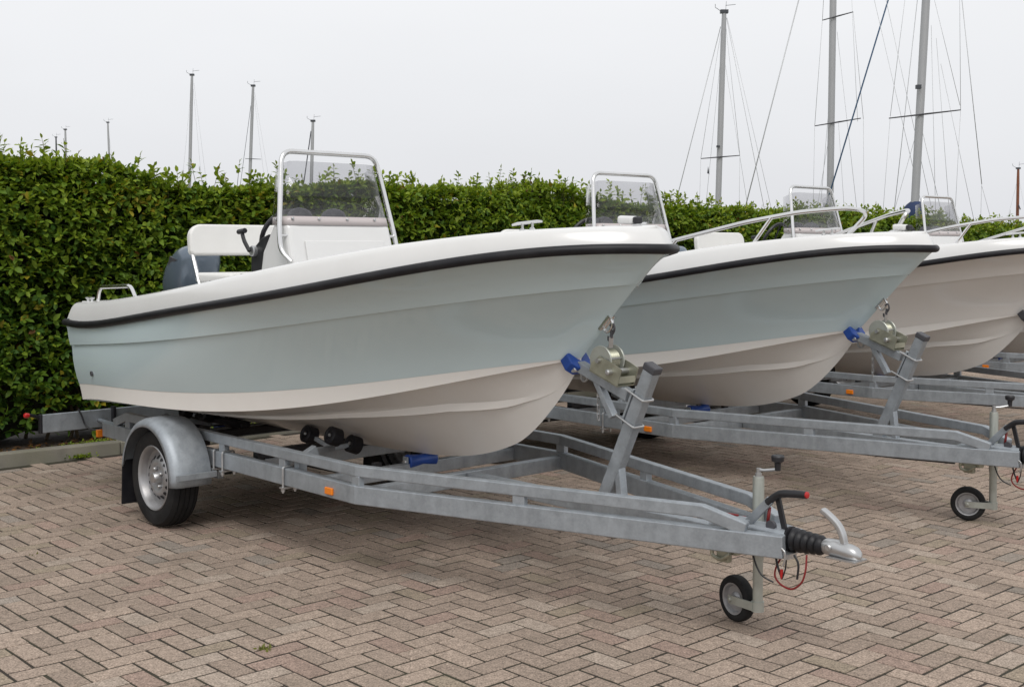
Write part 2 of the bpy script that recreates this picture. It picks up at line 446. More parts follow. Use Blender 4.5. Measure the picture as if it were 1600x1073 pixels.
# ------------------------------------------------------------------ boats
def prof(pts, deg=None):
    a = np.array(sorted(pts)); 
    if deg:
        c = np.polyfit(a[:, 0], a[:, 1], deg); return lambda s: float(np.polyval(c, s))
    # smooth monotone-ish interpolation on resampled data
    return lambda s: float(np.interp(s, a[:, 0], a[:, 1]))
def half(s_end, B, m, p, q, Bt, st=-4.93):
    def f(s):
        v = s_end - s
        if v <= 0: return 0.0
        x = min(v / m, 1.0); b = B * (1 - (1 - x) ** p) ** q
        if v > m: b += (Bt - B) * ((v - m) / (s_end - st - m)) ** 1.5
        return b
    return f
TR = -4.93
TRS = {'rub': -4.975, 'gun': -4.95, 'kn': -4.925, 'chu': -4.85, 'chl': -4.78}
TRK = -4.74
CURV = {
 'rub': (-.68, half(-.68, 1.02, 2.6, 2.3, .69, .95), prof([(-4.978, 1.135), (-3.743, 1.222), (-2.909, 1.316), (-2.42, 1.386), (-1.875, 1.470), (-1.702, 1.500), (-1.322, 1.553), (-1.011, 1.602), (-.815, 1.625), (-.71, 1.618), (-.68, 1.604)], 5)),
 'gun': (-.73, half(-.73, .97, 2.6, 2.3, .69, .89), prof([(-4.95, 1.258), (-3.86, 1.343), (-2.995, 1.437), (-2.525, 1.514), (-2.315, 1.554), (-1.931, 1.599), (-1.753, 1.62), (-1.363, 1.666), (-1.118, 1.697), (-1.002, 1.708), (-.818, 1.717), (-.751, 1.708), (-.73, 1.692)], 5)),
 'kn': (-.84, half(-.84, 1.0, 2.9, 2.0, .80, .93), prof([(-4.916, .993), (-3.887, 1.072), (-3.167, 1.141), (-2.67, 1.205), (-2.244, 1.262), (-1.883, 1.319), (-1.583, 1.359), (-1.232, 1.410), (-.934, 1.449), (-.84, 1.460)], 4)),
 'chu': (-1.19, half(-1.19, .95, 3.0, 1.9, .95, .90), prof([(-4.858, .738), (-3.839, .785), (-3.263, .817), (-2.898, .845), (-2.32, .916), (-2.118, .948), (-1.809, 1.0), (-1.526, 1.045), (-1.294, 1.083), (-1.19, 1.098)], 4)),
 'chl': (-1.195, half(-1.195, .954, 3.0, 1.9, .95, .904), prof([(-4.75, .650), (-3.94, .688), (-3.464, .708), (-2.885, .750), (-2.565, .789), (-2.276, .842), (-2.015, .897), (-1.803, .947), (-1.511, 1.025), (-1.291, 1.074), (-1.195, 1.090)], 4)),
}
_k = np.array([(-4.93, .466), (-4.0, .466), (-3.2, .470), (-2.614, .479), (-2.253, .497), (-2.086, .513), (-1.885, .553), (-1.74, .597), (-1.597, .66), (-1.49, .74), (-1.391, .834), (-1.32, .91), (-1.26, .985), (-1.20, 1.070)])
def catmull(xs, ys, x):
    i = int(np.clip(np.searchsorted(xs, x) - 1, 0, len(xs) - 2))
    m = np.gradient(ys, xs); h = xs[i + 1] - xs[i]; t = min(max((x - xs[i]) / h, 0), 1)
    return float((2*t**3-3*t**2+1)*ys[i] + (t**3-2*t**2+t)*h*m[i] + (-2*t**3+3*t**2)*ys[i+1] + (t**3-t**2)*h*m[i+1])
keel = lambda s: catmull(_k[:, 0], _k[:, 1], s)
NU = 56
US = [1 - (1 - i / (NU - 1)) ** 1.75 for i in range(NU)]
def station(name, u, dt=0, dz=0):
    e, ft, fz = CURV[name]; s0 = TRS[name]; s = s0 + (e - s0) * u
    tt = ft(s); z = fz(s)
    return s, max(0.0, tt + (dt * min(1, tt / .06))), z + dz
def mirror_grid(mb, rows, smooth=True):
    mb.grid([[P(s, t, z) for s, t, z in r] for r in rows], smooth)
    mb.grid([[P(s, -t, z) for s, t, z in r] for r in rows], smooth)

def make_boat(root):
    # bottom: keel, spray rail, chine flat and chine face
    g1, g2, g3, g4, g5 = [], [], [], [], []
    for u in US:
        sk = TRK + (-1.195 - TRK) * u
        zk = keel(sk); sc, tcl, zc = station('chl', u); su, tu, zu = station('chu', u)
        hol = .10 + .42 * min(1, u / .6)
        q = min(1, tcl / .12)
        flat = .035 * q
        te = max(0, tcl - flat)
        def bot(wf): return (sk + (sc - sk) * wf, te * wf, zk + (zc - zk) * (wf + hol * wf * (1 - wf)))
        wst = float(np.interp(u, [0, .62, .80, .914, .965, 1], [.60, .60, .51, .34, .16, .10]))
        w_ = .050 * min(1, tcl / .25) * (1 if u < .75 else max(0, (.968 - u) / .218))
        a = bot(wst); dw = w_ / max(te, .05); b2 = bot(min(.96, wst + dw))
        lip = (b2[0], b2[1], a[2] + .002); up = (b2[0], b2[1] + .003 * q, b2[2] + .006 * q)
        g1.append([bot(wst * f) for f in (0, .15, .3, .5, .7, .88, 1)])
        g2.append([a, lip]); g3.append([lip, up])
        w2 = min(.96, wst + dw); last = (sc, te, zc)
        r = [up] + [bot(w2 + (1 - w2) * f) for f in (.12, .3, .5, .7, .86)] + [last]
        g4.append(r)
        edge = (sc, tcl, zc - .002)
        g5.append(([last, edge], [edge, ((sc + su) / 2, (tcl + tu) / 2, (zc + zu) / 2), (su, tu + .002 * q, zu)]))
    mb = MB()
    for r in (g1, g2, g3, g4, [x[0] for x in g5], [x[1] for x in g5]):
        n0 = len(mb.bm.faces); mirror_grid(mb, r)
    hb = mb.build('hull_bottom', CREAM, root, sharp=16)
    # topsides with the lapped knuckle
    rl, ru = [], []
    for u in US:
        c = station('chu', u, .004, .0); kl = station('kn', u, -.007, -.001); ku = station('kn', u, .006, -.006); r = station('rub', u, -.012, -.012)
        def mid(a, b, f, bulge): return tuple(a[i] + (b[i] - a[i]) * f + (bulge * min(1, a[1] / .1) if i == 1 else 0) for i in range(3))
        fl = -.062 * max(0, u - .35) / .65
        rl.append([c] + [mid(c, kl, f, 4 * f * (1 - f) * (.012 + fl)) for f in (.2, .4, .6, .8)] + [kl])
        ru.append([kl, ku] + [mid(ku, r, f, 4 * f * (1 - f) * (.004 + fl * .8)) for f in (.25, .5, .75)] + [r])
    mb = MB(); mirror_grid(mb, rl); mirror_grid(mb, ru)
    mb.build('hull_side', BLUE, root, sharp=20)
    # transom
    u = 0
    pts = [(TRK, 0, keel(TRK))] + [station(k, 0) for k in ('chl', 'chu', 'kn', 'rub')] + [(-4.985, .88, 1.25), (-4.985, .36, 1.25), (-4.90, .28, 1.06), (-4.90, 0, 1.06)]
    poly = [P(s + .003, t, z) for s, t, z in pts] + [P(s + .003, -t, z) for s, t, z in pts[::-1] if t > 0]
    MB().prism(poly, (.035, 0, 0)).build('transom', BLUE, root)
    # gunwale moulding and foredeck
    rg, ri = [], []
    fl = .80
    for u in US:
        r = station('rub', u, -.012, .012); g = station('gun', u)
        s, t, z = g
        tin = max(0.0, t - .17)
        if s > -1.72: tin *= max(0.0, min(1, (-1.45 - s) / .27))
        crown = .012 * (1 - tin / max(t, .001))
        row = [r, (r[0] + (g[0] - r[0]) * .25, r[1] + (g[1] - r[1]) * .25 + .004 * min(1, r[1] / .1), r[2] + (g[2] - r[2]) * .3), (r[0] + (g[0] - r[0]) * .7, r[1] + (t - r[1]) * .62 + .004 * min(1, r[1] / .1), r[2] + (z - r[2]) * .74),
               (r[0] + (s - r[0]) * .9, r[1] + (t - r[1]) * .86, r[2] + (z - r[2]) * .93), (s, t - .008 * min(1, t / .1), z)]
        for f in (.1, .3, .6, 1): row.append((s, (t - .008 * min(1, t / .1)) + (tin - t) * f * .99, z + .004 + crown * math.sin(f * PI / 2)))
        rg.append(row)
        e = row[-1]
        if s < -2.0:
            cu = CURV['chu'][1](s)
            ri.append([e, (e[0], max(0, e[1] - .012), e[2] - .02), (e[0], max(.02, min(e[1] - .03, cu - .06)), max(fl, CURV['chu'][2](s) + .05))])
    mb = MB(); mirror_grid(mb, rg)
    mb.build('deck', WHITE, root, sharp=40)
    mb = MB(); mirror_grid(mb, ri)
    mb.grid([[P(s, t, z), P(s, -t, z)] for s, t, z in (r[2] for r in ri)], True)
    mb.grid([[P(s, t, z) for s, t, z in ri[-1]], [P(s, -t, z) for s, t, z in ri[-1]]], False)
    # aft bulkhead in front of the motor well
    mb.box(P(TR + .30, 0, (fl + 1.2) / 2), (.03, 1.5, 1.2 - fl))
    mb.build('cockpit_liner', WHITE, root)
    for sg in (1, -1): MB().box(P(TR + .16, .60 * sg, 1.262), (.30, .52, .02)).build('stern_deck', WHITE, root, bevel=.006)
    # rub rail: a black D section right round the boat
    path = []
    for u in US:
        s, t, z = station('rub', u); path.append((s, t, z))
    full = [P(s, t, z) for s, t, z in path] + [P(s, -t, z) for s, t, z in path[::-1][1:]]
    full = [P(TR - .012, .70, path[0][2] - .002)] + [P(TR - .012, path[0][1] - .01, path[0][2])] + full + [P(TR - .012, -path[0][1] + .01, path[0][2])] + [P(TR - .012, -.70, path[0][2] - .002)]
    MB().tube(full, .023, 12).build('rub_rail', RUBBER, root)
    # console
    cf = lambda s, t, z: P(s, t, z)
    sec = [(-3.03, .80), (-3.13, 1.50), (-3.205, 1.77), (-3.35, 1.77), (-3.47, 1.60), (-3.50, 1.45), (-3.50, .80)]
    mb = MB(); wv = lambda z: .37 + (1.77 - z) * .03
    rows = [[P(s, wv(z), z) for s, z in sec], [P(s, -wv(z), z) for s, z in sec]]
    V = mb.grid(rows, False, close_v=True); mb.face(V[0]); mb.face(V[1][::-1])
    con = mb.build('console', WHITE, root, bevel=.035, seg=4)
    mb = MB(); ax = Vector((1, 0, .277)).normalized()
    c = lambda z: -3.03 - (z - .8) / .7 * .10 if z < 1.5 else -3.13 - (z - 1.5) / .27 * .075
    mb.prism([P(c(z) + .001, t, z) for t, z in [(.27, 1.43), (.27, 1.50), (.27, 1.66), (-.29, 1.66), (-.29, 1.50), (-.29, 1.43)]], (.012, 0, .003))
    mb.build('front_panel', WHITE, con, bevel=.008, seg=3)
    mb = MB(); mb.prism([P(s, .372, z) for s, z in [(-3.475, 1.68), (-3.40, 1.70), (-3.50, 1.42), (-3.60, 1.40), (-3.60, 1.60)]], (0, .13, 0)); mb.build('control_box', PLASTIC, con, bevel=.008)
    mb = MB(); mb.lathe(P(-3.55, .372, 1.60), (0, -1, 0), [(-.005, .032), (.022, .032), (.026, .026)], 20); mb.build('lever_boss', CAST, con)
    mb = MB(); mb.tube(spline([P(-3.55, .41, 1.60), P(-3.60, .415, 1.66), P(-3.635, .41, 1.71)]), .012, 8); mb.tube([P(-3.675, .41, 1.715), P(-3.60, .41, 1.722)], .016, 8); mb.build('throttle_lever', PLASTIC, con)
    mb = MB(); mb.tube([P(-3.54, .35, 1.415), P(-3.54, .35, 1.40)], .01, 8); mb.build('kill_switch', RED, con)
    # steering wheel
    C, ax = P(-3.64, .10, 1.69), Vector((-1, 0, .45)).normalized(); e1 = Vector((0, 1, 0)); e2 = ax.cross(e1)
    mb = MB(); ring = [C + (e1 * math.cos(a) + e2 * math.sin(a)) * .17 for a in np.linspace(0, 2 * PI, 32, endpoint=False)]; mb.tube(ring, .015, 8, closed=True)
    for a in (.5, 2.6, 4.7): mb.tube([C, C + (e1 * math.cos(a) + e2 * math.sin(a)) * .165], .009, 6)
    mb.tube([C, C - ax * .12], .025, 10); mb.build('steering_wheel', PLASTIC, con)
    for dt in (.20, -.04):
        MB().lathe(P(-3.33, dt, 1.77), (0, 0, 1), [(0, .075), (.04, .075), (.065, .062), (.082, .035), (.088, .002)], 20).build('instrument_pod', GREYPLAS, con)
    # windscreen: front pane and two wings, with a milky lower band
    A, B_, Cc = (-3.335, .375, 1.765), (-3.335 - .045, .315, 2.09), None
    base = [(-3.345, .375), (-3.235, .372), (-3.205, .35), (-3.20, .28), (-3.20, -.28), (-3.205, -.35), (-3.235, -.372), (-3.345, -.375)]
    top = [(-3.395, .318), (-3.315, .315), (-3.287, .298), (-3.28, .24), (-3.28, -.24), (-3.287, -.298), (-3.315, -.315), (-3.395, -.318)]
    zt = [2.085, 2.115, 2.125, 2.128, 2.128, 2.125, 2.115, 2.085]
    def pane(f0, f1, nm, m, par, off=0.0):
        mb = MB(); rows = []
        for f in (f0, f1):
            rows.append([P(b[0] + (a[0] - b[0]) * f + off, (b[1] + (a[1] - b[1]) * f) * (1 + off * 2), 1.752 + (z - 1.752) * f) for b, a, z in zip(base, top, zt)])
        mb.grid(rows, True)
        o = mb.build(nm, m, par, sharp=18); so = o.modifiers.new('solid', 'SOLIDIFY'); so.thickness = .005; so.offset = 0
        return o
    ws = pane(.13, 1, 'windscreen', GLASS, root)
    bd = pane(0, .135, 'windscreen_band', BAND, ws, .003)
    for t in (.33, .15, -.05, -.25): MB().lathe(P(-3.197 - .006, t, 1.788), (1, 0, .2), [(0, .009), (.008, .009), (.012, .005)], 10).build('screen_bolt', CAST, ws)
    MB().lathe(P(-3.30, .377, 1.785), (0, -1, 0), [(0, .009), (.008, .009), (.012, .005)], 10).build('screen_bolt', CAST, ws)
    # stainless grab rail over the console
    pts = [P(-3.13, .385, 1.54), P(-3.19, .415, 1.60), P(-3.215, .41, 1.70), P(-3.31, .335, 2.185), P(-3.31, -.335, 2.185), P(-3.215, -.41, 1.70), P(-3.19, -.415, 1.60), P(-3.13, -.385, 1.54)]
    mb = MB(); mb.tube(rounded(pts, .075, 7), .0155, 12)
    for sg in (1, -1): mb.tube([P(-3.205, .41 * sg, 1.69), P(-3.205, .365 * sg, 1.69)], .009, 8)
    mb.build('grab_rail', STEEL, root)
    # seat
    def rrect(w0, w1, z0, z1, r, n=6):
        o = []
        for cx, cz, a0 in [(w1 - r, z1 - r, 0), (w0 + r, z1 - r, 90), (w0 + .03, z0 + .03, 180), (w1 - .03, z0 + .03, 270)]:
            rr = r if a0 < 180 else .03
            for i in range(n + 1):
                a = math.radians(a0 + 90 * i / n); o.append((cx + rr * math.cos(a), cz + rr * math.sin(a)))
        return o
    poly = [P(-4.33 - (z - 1.58) * .12, t, z) for t, z in rrect(-.38, .38, 1.575, 1.775, .085)]
    MB().prism(poly, (-.055, 0, -.01)).build('seat_backrest', VINYL, root, bevel=.016, seg=4)
    mb = MB(); mb.box(P(-4.08, 0, 1.425), (.46, .74, .07)); mb.build('seat_cushion', VINYL, root, bevel=.025, seg=4)
    mb = MB(); mb.box(P(-4.08, 0, 1.095), (.42, .66, .59)); mb.build('seat_base', WHITE, root, bevel=.03, seg=3)
    for sg in (1, -1): MB().tube(rounded([P(-4.395, .345 * sg, 1.62), P(-4.345, .362 * sg, 1.57), P(-4.24, .365 * sg, 1.36)], .04), .0125, 10).build('seat_bracket', STEEL, root)
    # outboard motor
    ob = MB()
    secs = [(z, (a + b) / 2 + 5.16, b - a, h) for z, a, b, h in [(1.20, -5.28, -4.97, .10), (1.30, -5.32, -4.92, .15), (1.40, -5.29, -4.87, .17), (1.50, -5.21, -4.845, .172), (1.57, -5.12, -4.84, .16), (1.615, -5.05, -4.86, .135), (1.64, -4.995, -4.89, .08)]]
    rows = []
    for z, off, ln, hw in secs:
        row = []
        for k in range(28):
            a = 2 * PI * k / 28; ca, sa = math.cos(a), math.sin(a)
            x = -5.16 + off + ln / 2 * math.copysign(abs(ca) ** .75, ca); y = hw * math.copysign(abs(sa) ** .75, sa)
            row.append(Vector((x - (z - 1.2) * .0, y, z)))
        rows.append(row)
    V = ob.grid(rows, True, close_v=True); ob.face(V[0][::-1]); ob.face(V[-1])
    cowl = ob.build('outboard_motor', COWL, root, sharp=50)
    cowl.modifiers.new('sub', 'SUBSURF').levels = 1; cowl.modifiers['sub'].render_levels = 2
    mb = MB(); rows = [[Vector((-5.16 + x, y, z)) for x, y in [(-.10, -.05), (.08, -.06), (.12, 0), (.08, .06), (-.10, .05), (-.15, 0)]] for z in (1.21, .78, .56)]
    V = mb.grid(rows, True, close_v=True); mb.face(V[0][::-1]); mb.face(V[-1]); mb.box((-5.16, 0, .66), (.40, .22, .015))
    mb.build('motor_leg', COWL, cowl)
    mb = MB(); mb.box((-4.975, 0, 1.02), (.06, .24, .30)); mb.box((-5.03, 0, 1.08), (.10, .10, .18)); mb.build('motor_bracket', GREYPLAS, cowl, bevel=.01)
    for sg in (1, -1): MB().prism([Vector((-5.16 + a, sg * .166, z)) for a, z in [(.10, 1.56), (.21, 1.535), (.07, 1.49)]], (0, -.02 * sg, 0)).build('air_intake', GREYPLAS, cowl)
    MB().lathe((-5.24, 0, .64), (1, 0, 0), [(-.06, .0), (-.05, .03), (.08, .045)], 16).build('propeller_hub', GREYPLAS, cowl)
    # stern handrails, cleats
    for sg in (1, -1):
        z0 = lambda s: CURV['gun'][2](s)
        tt = lambda s: (CURV['gun'][1](s) - .06) * sg
        pts = [P(-4.70, tt(-4.70), z0(-4.7)), P(-4.66, tt(-4.66), z0(-4.66) + .095), P(-4.14, tt(-4.14), z0(-4.14) + .075), P(-4.07, tt(-4.07), z0(-4.07))]
        mb = MB(); mb.tube(rounded(pts, .05, 5), .0125, 10)
        mb.build('stern_rail', STEEL, root)
        s, t_ = -4.84, tt(-4.84)
        mb = MB()
        for ds in (-.03, .03): mb.lathe(P(s + ds, t_, z0(s)), (0, 0, 1), [(0, .012), (.02, .009), (.03, .02), (.036, .02)], 10)
        mb.box(P(s, t_, z0(s) + .002), (.11, .04, .006))
        mb.build('stern_bollard', STEEL, root)
        s = -1.17; t_ = (CURV['gun'][1](s) - .09) * sg; zc = z0(s) + .008
        mb = MB(); d = Vector((.10, .03 * sg, .01))
        c = P(s, t_, zc)
        mb.tube([c - d * .75 + Vector((0, 0, .030)), c - d * .5 + Vector((0, 0, .033)), c + d * .5 + Vector((0, 0, .033)), c + d * .75 + Vector((0, 0, .030))], [.005, .0075, .0075, .005], 8)
        for k in (-.25, .25): mb.lathe(c + d * k, (0, 0, 1), [(-.012, .014), (.004, .013), (.009, .007), (.032, .007)], 10)
        mb.build('mooring_cleat', STEEL, root)
        for s in (-4.0, -3.05, -2.75): MB().lathe(P(s, (CURV['gun'][1](s) - .03) * sg, z0(s) - .002), (0, 0, 1), [(0, .011), (.006, .011), (.008, .007)], 10).build('deck_fitting', PLASTIC, root)
    # bow light
    mb = MB(); mb.box(P(-.90, 0, 1.746), (.095, .056, .038), Matrix.Rotation(.05, 3, 'Y')); bl = mb.build('bow_light', WHITE, root, bevel=.014, seg=3)
    mb = MB(); mb.box(P(-.842, 0, 1.744), (.024, .050, .033)); mb.build('lamp_glass', PLASTIC, bl, bevel=.009)
    # bow eye
    mb = MB(); n = Vector((.72, 0, -.69)); c = P(-1.035, 0, 1.275)
    a, b2 = c + Vector((-.012, 0, .028)) , c + Vector((.012, 0, -.028))
    mb.tube(spline([c + Vector((.018, 0, .025)) - n * .02, c + Vector((.018, 0, .025)) + n * .03, c + n * .045, c - Vector((.018, 0, .025)) + n * .03, c - Vector((.018, 0, .025)) - n * .02], 6), .0065, 8)
    mb.box(c + n * .004, (.012, .04, .09), Matrix.Rotation(-math.atan2(.69, .72), 3, 'Y').inverted() if False else Matrix.Rotation(math.radians(43.8), 3, 'Y'))
    mb.build('bow_eye', STEEL, root)
    # skin fittings near the stern
    for s, z, r in ((-4.55, .83, .016), (-4.82, 1.055, .011)):
        mb = MB()
        t_ = (CURV['chu'][1](s) + CURV['kn'][1](s)) / 2 + (.006 if r > .012 else .013)
        mb.lathe(P(s, t_, z), (0, -1, 0), [(0, r), (.008, r), (.01, r * .6), (.004, r * .55)], 16)
        mb.build('drain_fitting', GREYPLAS, root)

def bow_rail(root):
    for sg in (1, -1):
        gt = CURV['gun'][1]; gz = CURV['gun'][2]
        q = lambda s, h, i=.05: P(s, max(.10, gt(s) - i) * sg, gz(s) + h)
        pts = [q(-2.75, -.002), q(-2.1, .085), q(-1.6, .135), q(-1.3, .160), q(-1.05, .165), P(-.99, .20 * sg, gz(-.95) + .135), P(-1.11, .25 * sg, gz(-1.05) + .0)]
        path = rounded(pts, .07, 5)
        mb = MB(); mb.tube(path, .0135, 10)
        for s, h in ((-2.05, .088), (-1.45, .145)): mb.tube([q(s, h, .05), q(s - .10, 0, .05)], .011, 8)
        mb.build('bow_rail', STEEL, root)

BG = 'open motorboats parked side by side on trailers'
def boat_at(root, ds, dt, yaw=0):
    root.location = to_world(ds, dt); root.rotation_euler = (0, 0, -YAW - yaw)
boat = thing('motorboat', 'nearest blue-grey motorboat with black rub rail and no bow rail, on the front trailer', 'motorboat', group=BG)
make_boat(boat); boat_at(boat, 0, 0)
boat2 = copy_tree(boat); boat2['label'] = 'blue-grey motorboat with steel bow rail, directly behind the nearest boat'
bow_rail(boat2); boat_at(boat2, -.19, -2.69, .045)
boat3 = copy_tree(boat2); boat3['label'] = 'all-cream motorboat with bow rail, its bow cut by the right edge'
boat_at(boat3, -.34, -5.60, .0)
for ch in boat3.children:
    if ch.name.startswith('hull_side') or ch.name.startswith('transom'):
        ch.data = ch.data.copy(); ch.data.materials[0] = CREAM_SIDE
boat4 = copy_tree(boat2); boat4['label'] = 'farthest blue-grey motorboat, mostly hidden behind the cream boat at the right edge'
boat_at(boat4, -.62, -8.5, 0)

# ------------------------------------------------------------------ trailers
BT = lambda s: .061 + (-s) / 2.03 * (.705 - .061) if s > -2.03 else .705       # centre of the side beam
def make_trailer(root):
    for sg in (1, -1):
        mb = MB(); mb.beam([P(.0, BT(0) * sg, .422), P(-2.03, .705 * sg, .415), P(-4.92, .705 * sg, .415)], .05, .092)
        mb.build('main_beam', GALV, root, bevel=.005)
        mb = MB(); mb.beam([P(-.15, BT(-.15) * sg, .476), P(-.33, BT(-.33) * sg, .530), P(-2.03, .705 * sg, .532), P(-4.58, .705 * sg, .532), P(-4.76, .705 * sg, .474)], .042, .054)
        mb.build('upper_rail', GALV, root, bevel=.005)
        for s in (-1.161, -2.03, -2.70, -3.34, -4.56):
            MB().box(P(s, BT(s) * sg, .483), (.062, .034, .048), Matrix.Rotation((.305 if s > -2 else 0) * sg * 1, 3, 'Z')).build('spacer', GALV, root, bevel=.003)
        MB().lathe(P(-4.935, .705 * sg, .415), (1, 0, 0), [(0, .02), (.02, .02)], 12).build('beam_plug', PLASTIC, root)
        # side marker lamp
        mb = MB(); mb.box(P(-2.235, .736 * sg, .405), (.066, .014, .036)); mb.build('side_marker', ORANGE, root, bevel=.005, seg=3)
        # wheel
        wb = MB(); c = P(-3.74, .87 * sg, .284); ax = (0, -sg, 0)
        wb.lathe(c, ax, [(-.07, .185), (-.078, .205), (-.083, .24), (-.076, .268), (-.06, .281), (-.05, .284), (-.046, .277), (-.041, .285), (-.018, .286), (-.015, .279), (-.01, .286), (.01, .286), (.015, .279), (.018, .286), (.041, .285), (.046, .277), (.05, .284), (.06, .281), (.076, .268), (.083, .24), (.078, .205), (.07, .185), (.03, .178), (-.03, .178), (-.07, .185)], 56, cap=False)
        wheel = wb.build('wheel', TYRE, root, sharp=30)
        mb = MB(); mb.lathe(c, ax, [(.062, .172), (.072, .176), (.078, .186), (.074, .19), (.068, .178), (.055, .172), (.03, .165), (.022, .15), (.024, .138), (.03, .128), (.044, .11), (.052, .095), (.05, .078), (.036, .062), (.034, .04), (.034, .0)], 48, cap=False)
        mb.lathe(c, ax, [(-.07, .18), (.05, .176)], 48, cap=False)
        rim = mb.build('rim', RIM, wheel, sharp=40)
        for k in range(16):
            mb = MB(); a = 2 * PI * k / 16; d = Vector((math.cos(a), 0, math.sin(a)))
            n = Vector(ax); tdir = Vector((-math.sin(a), 0, math.cos(a)))
            cc = c + d * .119 + n * .0395
            pl = []
            for j in range(8):
                b = 2 * PI * j / 8
                pl.append(cc + tdir * .011 * math.cos(b) + (d * .8 - n * .6).normalized() * .014 * math.sin(b))
            mb.prism(pl, n * .003); mb.build('rim_hole', PLASTIC, wheel)
        mb = MB(); mb.lathe(c, ax, [(.03, .036), (.068, .033), (.078, .026), (.082, .0)], 24)
        mb.build('hub_cap', CAST, wheel)
        for k in range(4):
            a = 2 * PI * k / 4 + .5; MB().lathe(c + Vector((math.cos(a), 0, math.sin(a))) * .055, ax, [(.03, .012), (.056, .011), (.06, .006)], 6).build('wheel_bolt', CAST, wheel)
        # fender
        mb = MB(); rows = []
        for k in range(29):
            a = math.radians(-2 + 176 * k / 28)
            row = []
            for t_, r in ((.752, .318), (.755, .338), (.80, .348), (.88, .352), (.945, .348), (.975, .338), (.992, .318), (.996, .298)):
                row.append(P(-3.735 + r * math.cos(a), t_ * sg, .288 + r * math.sin(a)))
            rows.append(row)
        mb.grid(rows, True); fen = mb.build('fender', GALV, root, sharp=60); so = fen.modifiers.new('solid', 'SOLIDIFY'); so.thickness = .004
        mb = MB(); mb.box(P(-3.372, .86 * sg, .335), (.012, .25, .036)); mb.build('fender_bracket', GALV, fen, bevel=.003)
        mb = MB(); mb.box(P(-4.080, .885 * sg, .215), (.008, .19, .27), Matrix.Rotation(.06, 3, 'Y')); mb.build('mud_flap', RUBBER, root, bevel=.003)
        # U bolts round the side beam
        def ubolt(s, nm='beam_u_bolt', m=CAST):
            b = BT(s)
            mb = MB(); mb.tube(rounded([P(s, (b - .04) * sg, .33), P(s, (b - .04) * sg, .468), P(s, (b + .034) * sg, .468), P(s, (b + .034) * sg, .33)], .012, 4), .006, 8)
            for q in (-.04, .034): mb.lathe(P(s, (b + q) * sg, .338), (0, 0, 1), [(0, .011), (.014, .011)], 6)
            mb.box(P(s, (b - .003) * sg, .358), (.03, .10, .008)); mb.build(nm, m, root)
        for s in (-3.40, -3.30, -2.66): ubolt(s)
        # swinging side rollers on a post
        for s0, rs in ((-2.62, [(-3.02, .34, .555), (-2.73, .37, .583), (-2.80, .19, .510)]), (-4.30, [(-4.45, .36, .555), (-4.18, .36, .555), (-4.45, .18, .50), (-4.18, .18, .50)])):
            mb = MB(); mb.beam([P(s0, .655 * sg, .38), P(s0, .655 * sg, .50), P(s0, .56 * sg, .545)], .055, .04, Vector((1, 0, 0)))
            sm = sum(r[0] for r in rs) / len(rs); tm = sum(r[1] for r in rs) / len(rs); zm = sum(r[2] for r in rs) / len(rs)
            mb.beam([P(s0, .57 * sg, .54), P(sm, tm * sg, zm - .055)], .035, .03)
            for s, t_, z in rs: mb.beam([P(sm, tm * sg, zm - .055), P(s, t_ * sg, z)], .02, .025)
            mb.build('roller_bracket', GALV, root, bevel=.003)
            for s, t_, z in rs:
                r_ = MB().lathe(P(s, t_ * sg, z), (0, -sg, .38), [(-.036, .02), (-.036, .042), (-.031, .050), (.031, .050), (.036, .042), (.034, .03), (.026, .022), (.026, .0)], 24).build('side_roller', RUBBER, root)
                MB().lathe(P(s, t_ * sg, z), (0, -sg, .38), [(.026, .009), (.034, .009), (.037, .005)], 8).build('roller_pin', CAST, r_)
        # light board arms
        mb = MB(); mb.tube([P(-4.80, .55 * sg, .40), P(-5.40, .55 * sg, .41)], .014, 10); mb.build('board_arm', GALV, root)
        # corner marker lamp on a rubber arm
        mb = MB(); mb.tube(spline([P(-5.40, .95 * sg, .455), P(-5.39, 1.0 * sg, .48), P(-5.36, 1.06 * sg, .495)], 4), .012, 8); la = mb.build('marker_arm', RUBBER, root)
        MB().lathe(P(-5.365, 1.05 * sg, .490), Vector((.3, -sg, .15)), [(-.005, .011), (.0, .017), (.02, .018), (.03, .012), (.033, .0)], 14).build('marker_lamp', RED, la)
        mb = MB(); mb.box(P(-5.425, .78 * sg, .42), (.02, .22, .085)); mb.build('rear_lamp', RED, root, bevel=.008)
        mb = MB(); mb.box(P(-4.95, .735 * sg, .385), (.02, .045, .05)); mb.build('rear_reflector', ORANGE, root, bevel=.004)
    # light board
    mb = MB(); mb.box(P(-5.40, 0, .42), (.03, 1.90, .125)); lb = mb.build('light_board', GALV, root, bevel=.004)
    for sg in (1, -1): MB().box(P(-5.40, .955 * sg, .42), (.036, .02, .132)).build('board_end_cap', PLASTIC, lb, bevel=.004)
    for sg in (1, -1):
        mb = MB(); mb.tube(rounded([P(-5.38, .70 * sg, .50), P(-5.37, .68 * sg, .46), P(-5.36, .66 * sg, .38), P(-5.3, .62 * sg, .35), P(-5.2, .56 * sg, .39)], .04), .006, 6)
        mb.build('board_cable', PLASTIC, lb)
        MB().box(P(-5.37, .45 * sg, .43), (.05, .02, .14)).build('board_strap', PLASTIC, lb)
    # cross members
    for s, z, wdt, ht in ((-2.03, .405, .05, .075), (-2.43, .405, .05, .07), (-3.10, .405, .05, .07), (-4.30, .405, .05, .07), (-4.86, .405, .05, .08)):
        MB().beam([P(s, .679, z), P(s, -.679, z)], wdt, ht).build('cross_member', GALV, root, bevel=.004)
    mb = MB(); mb.beam([P(-3.74, .76, .284), P(-3.74, -.76, .284)], .07, .07)
    mb.build('axle', PLASTIC, root, bevel=.01)
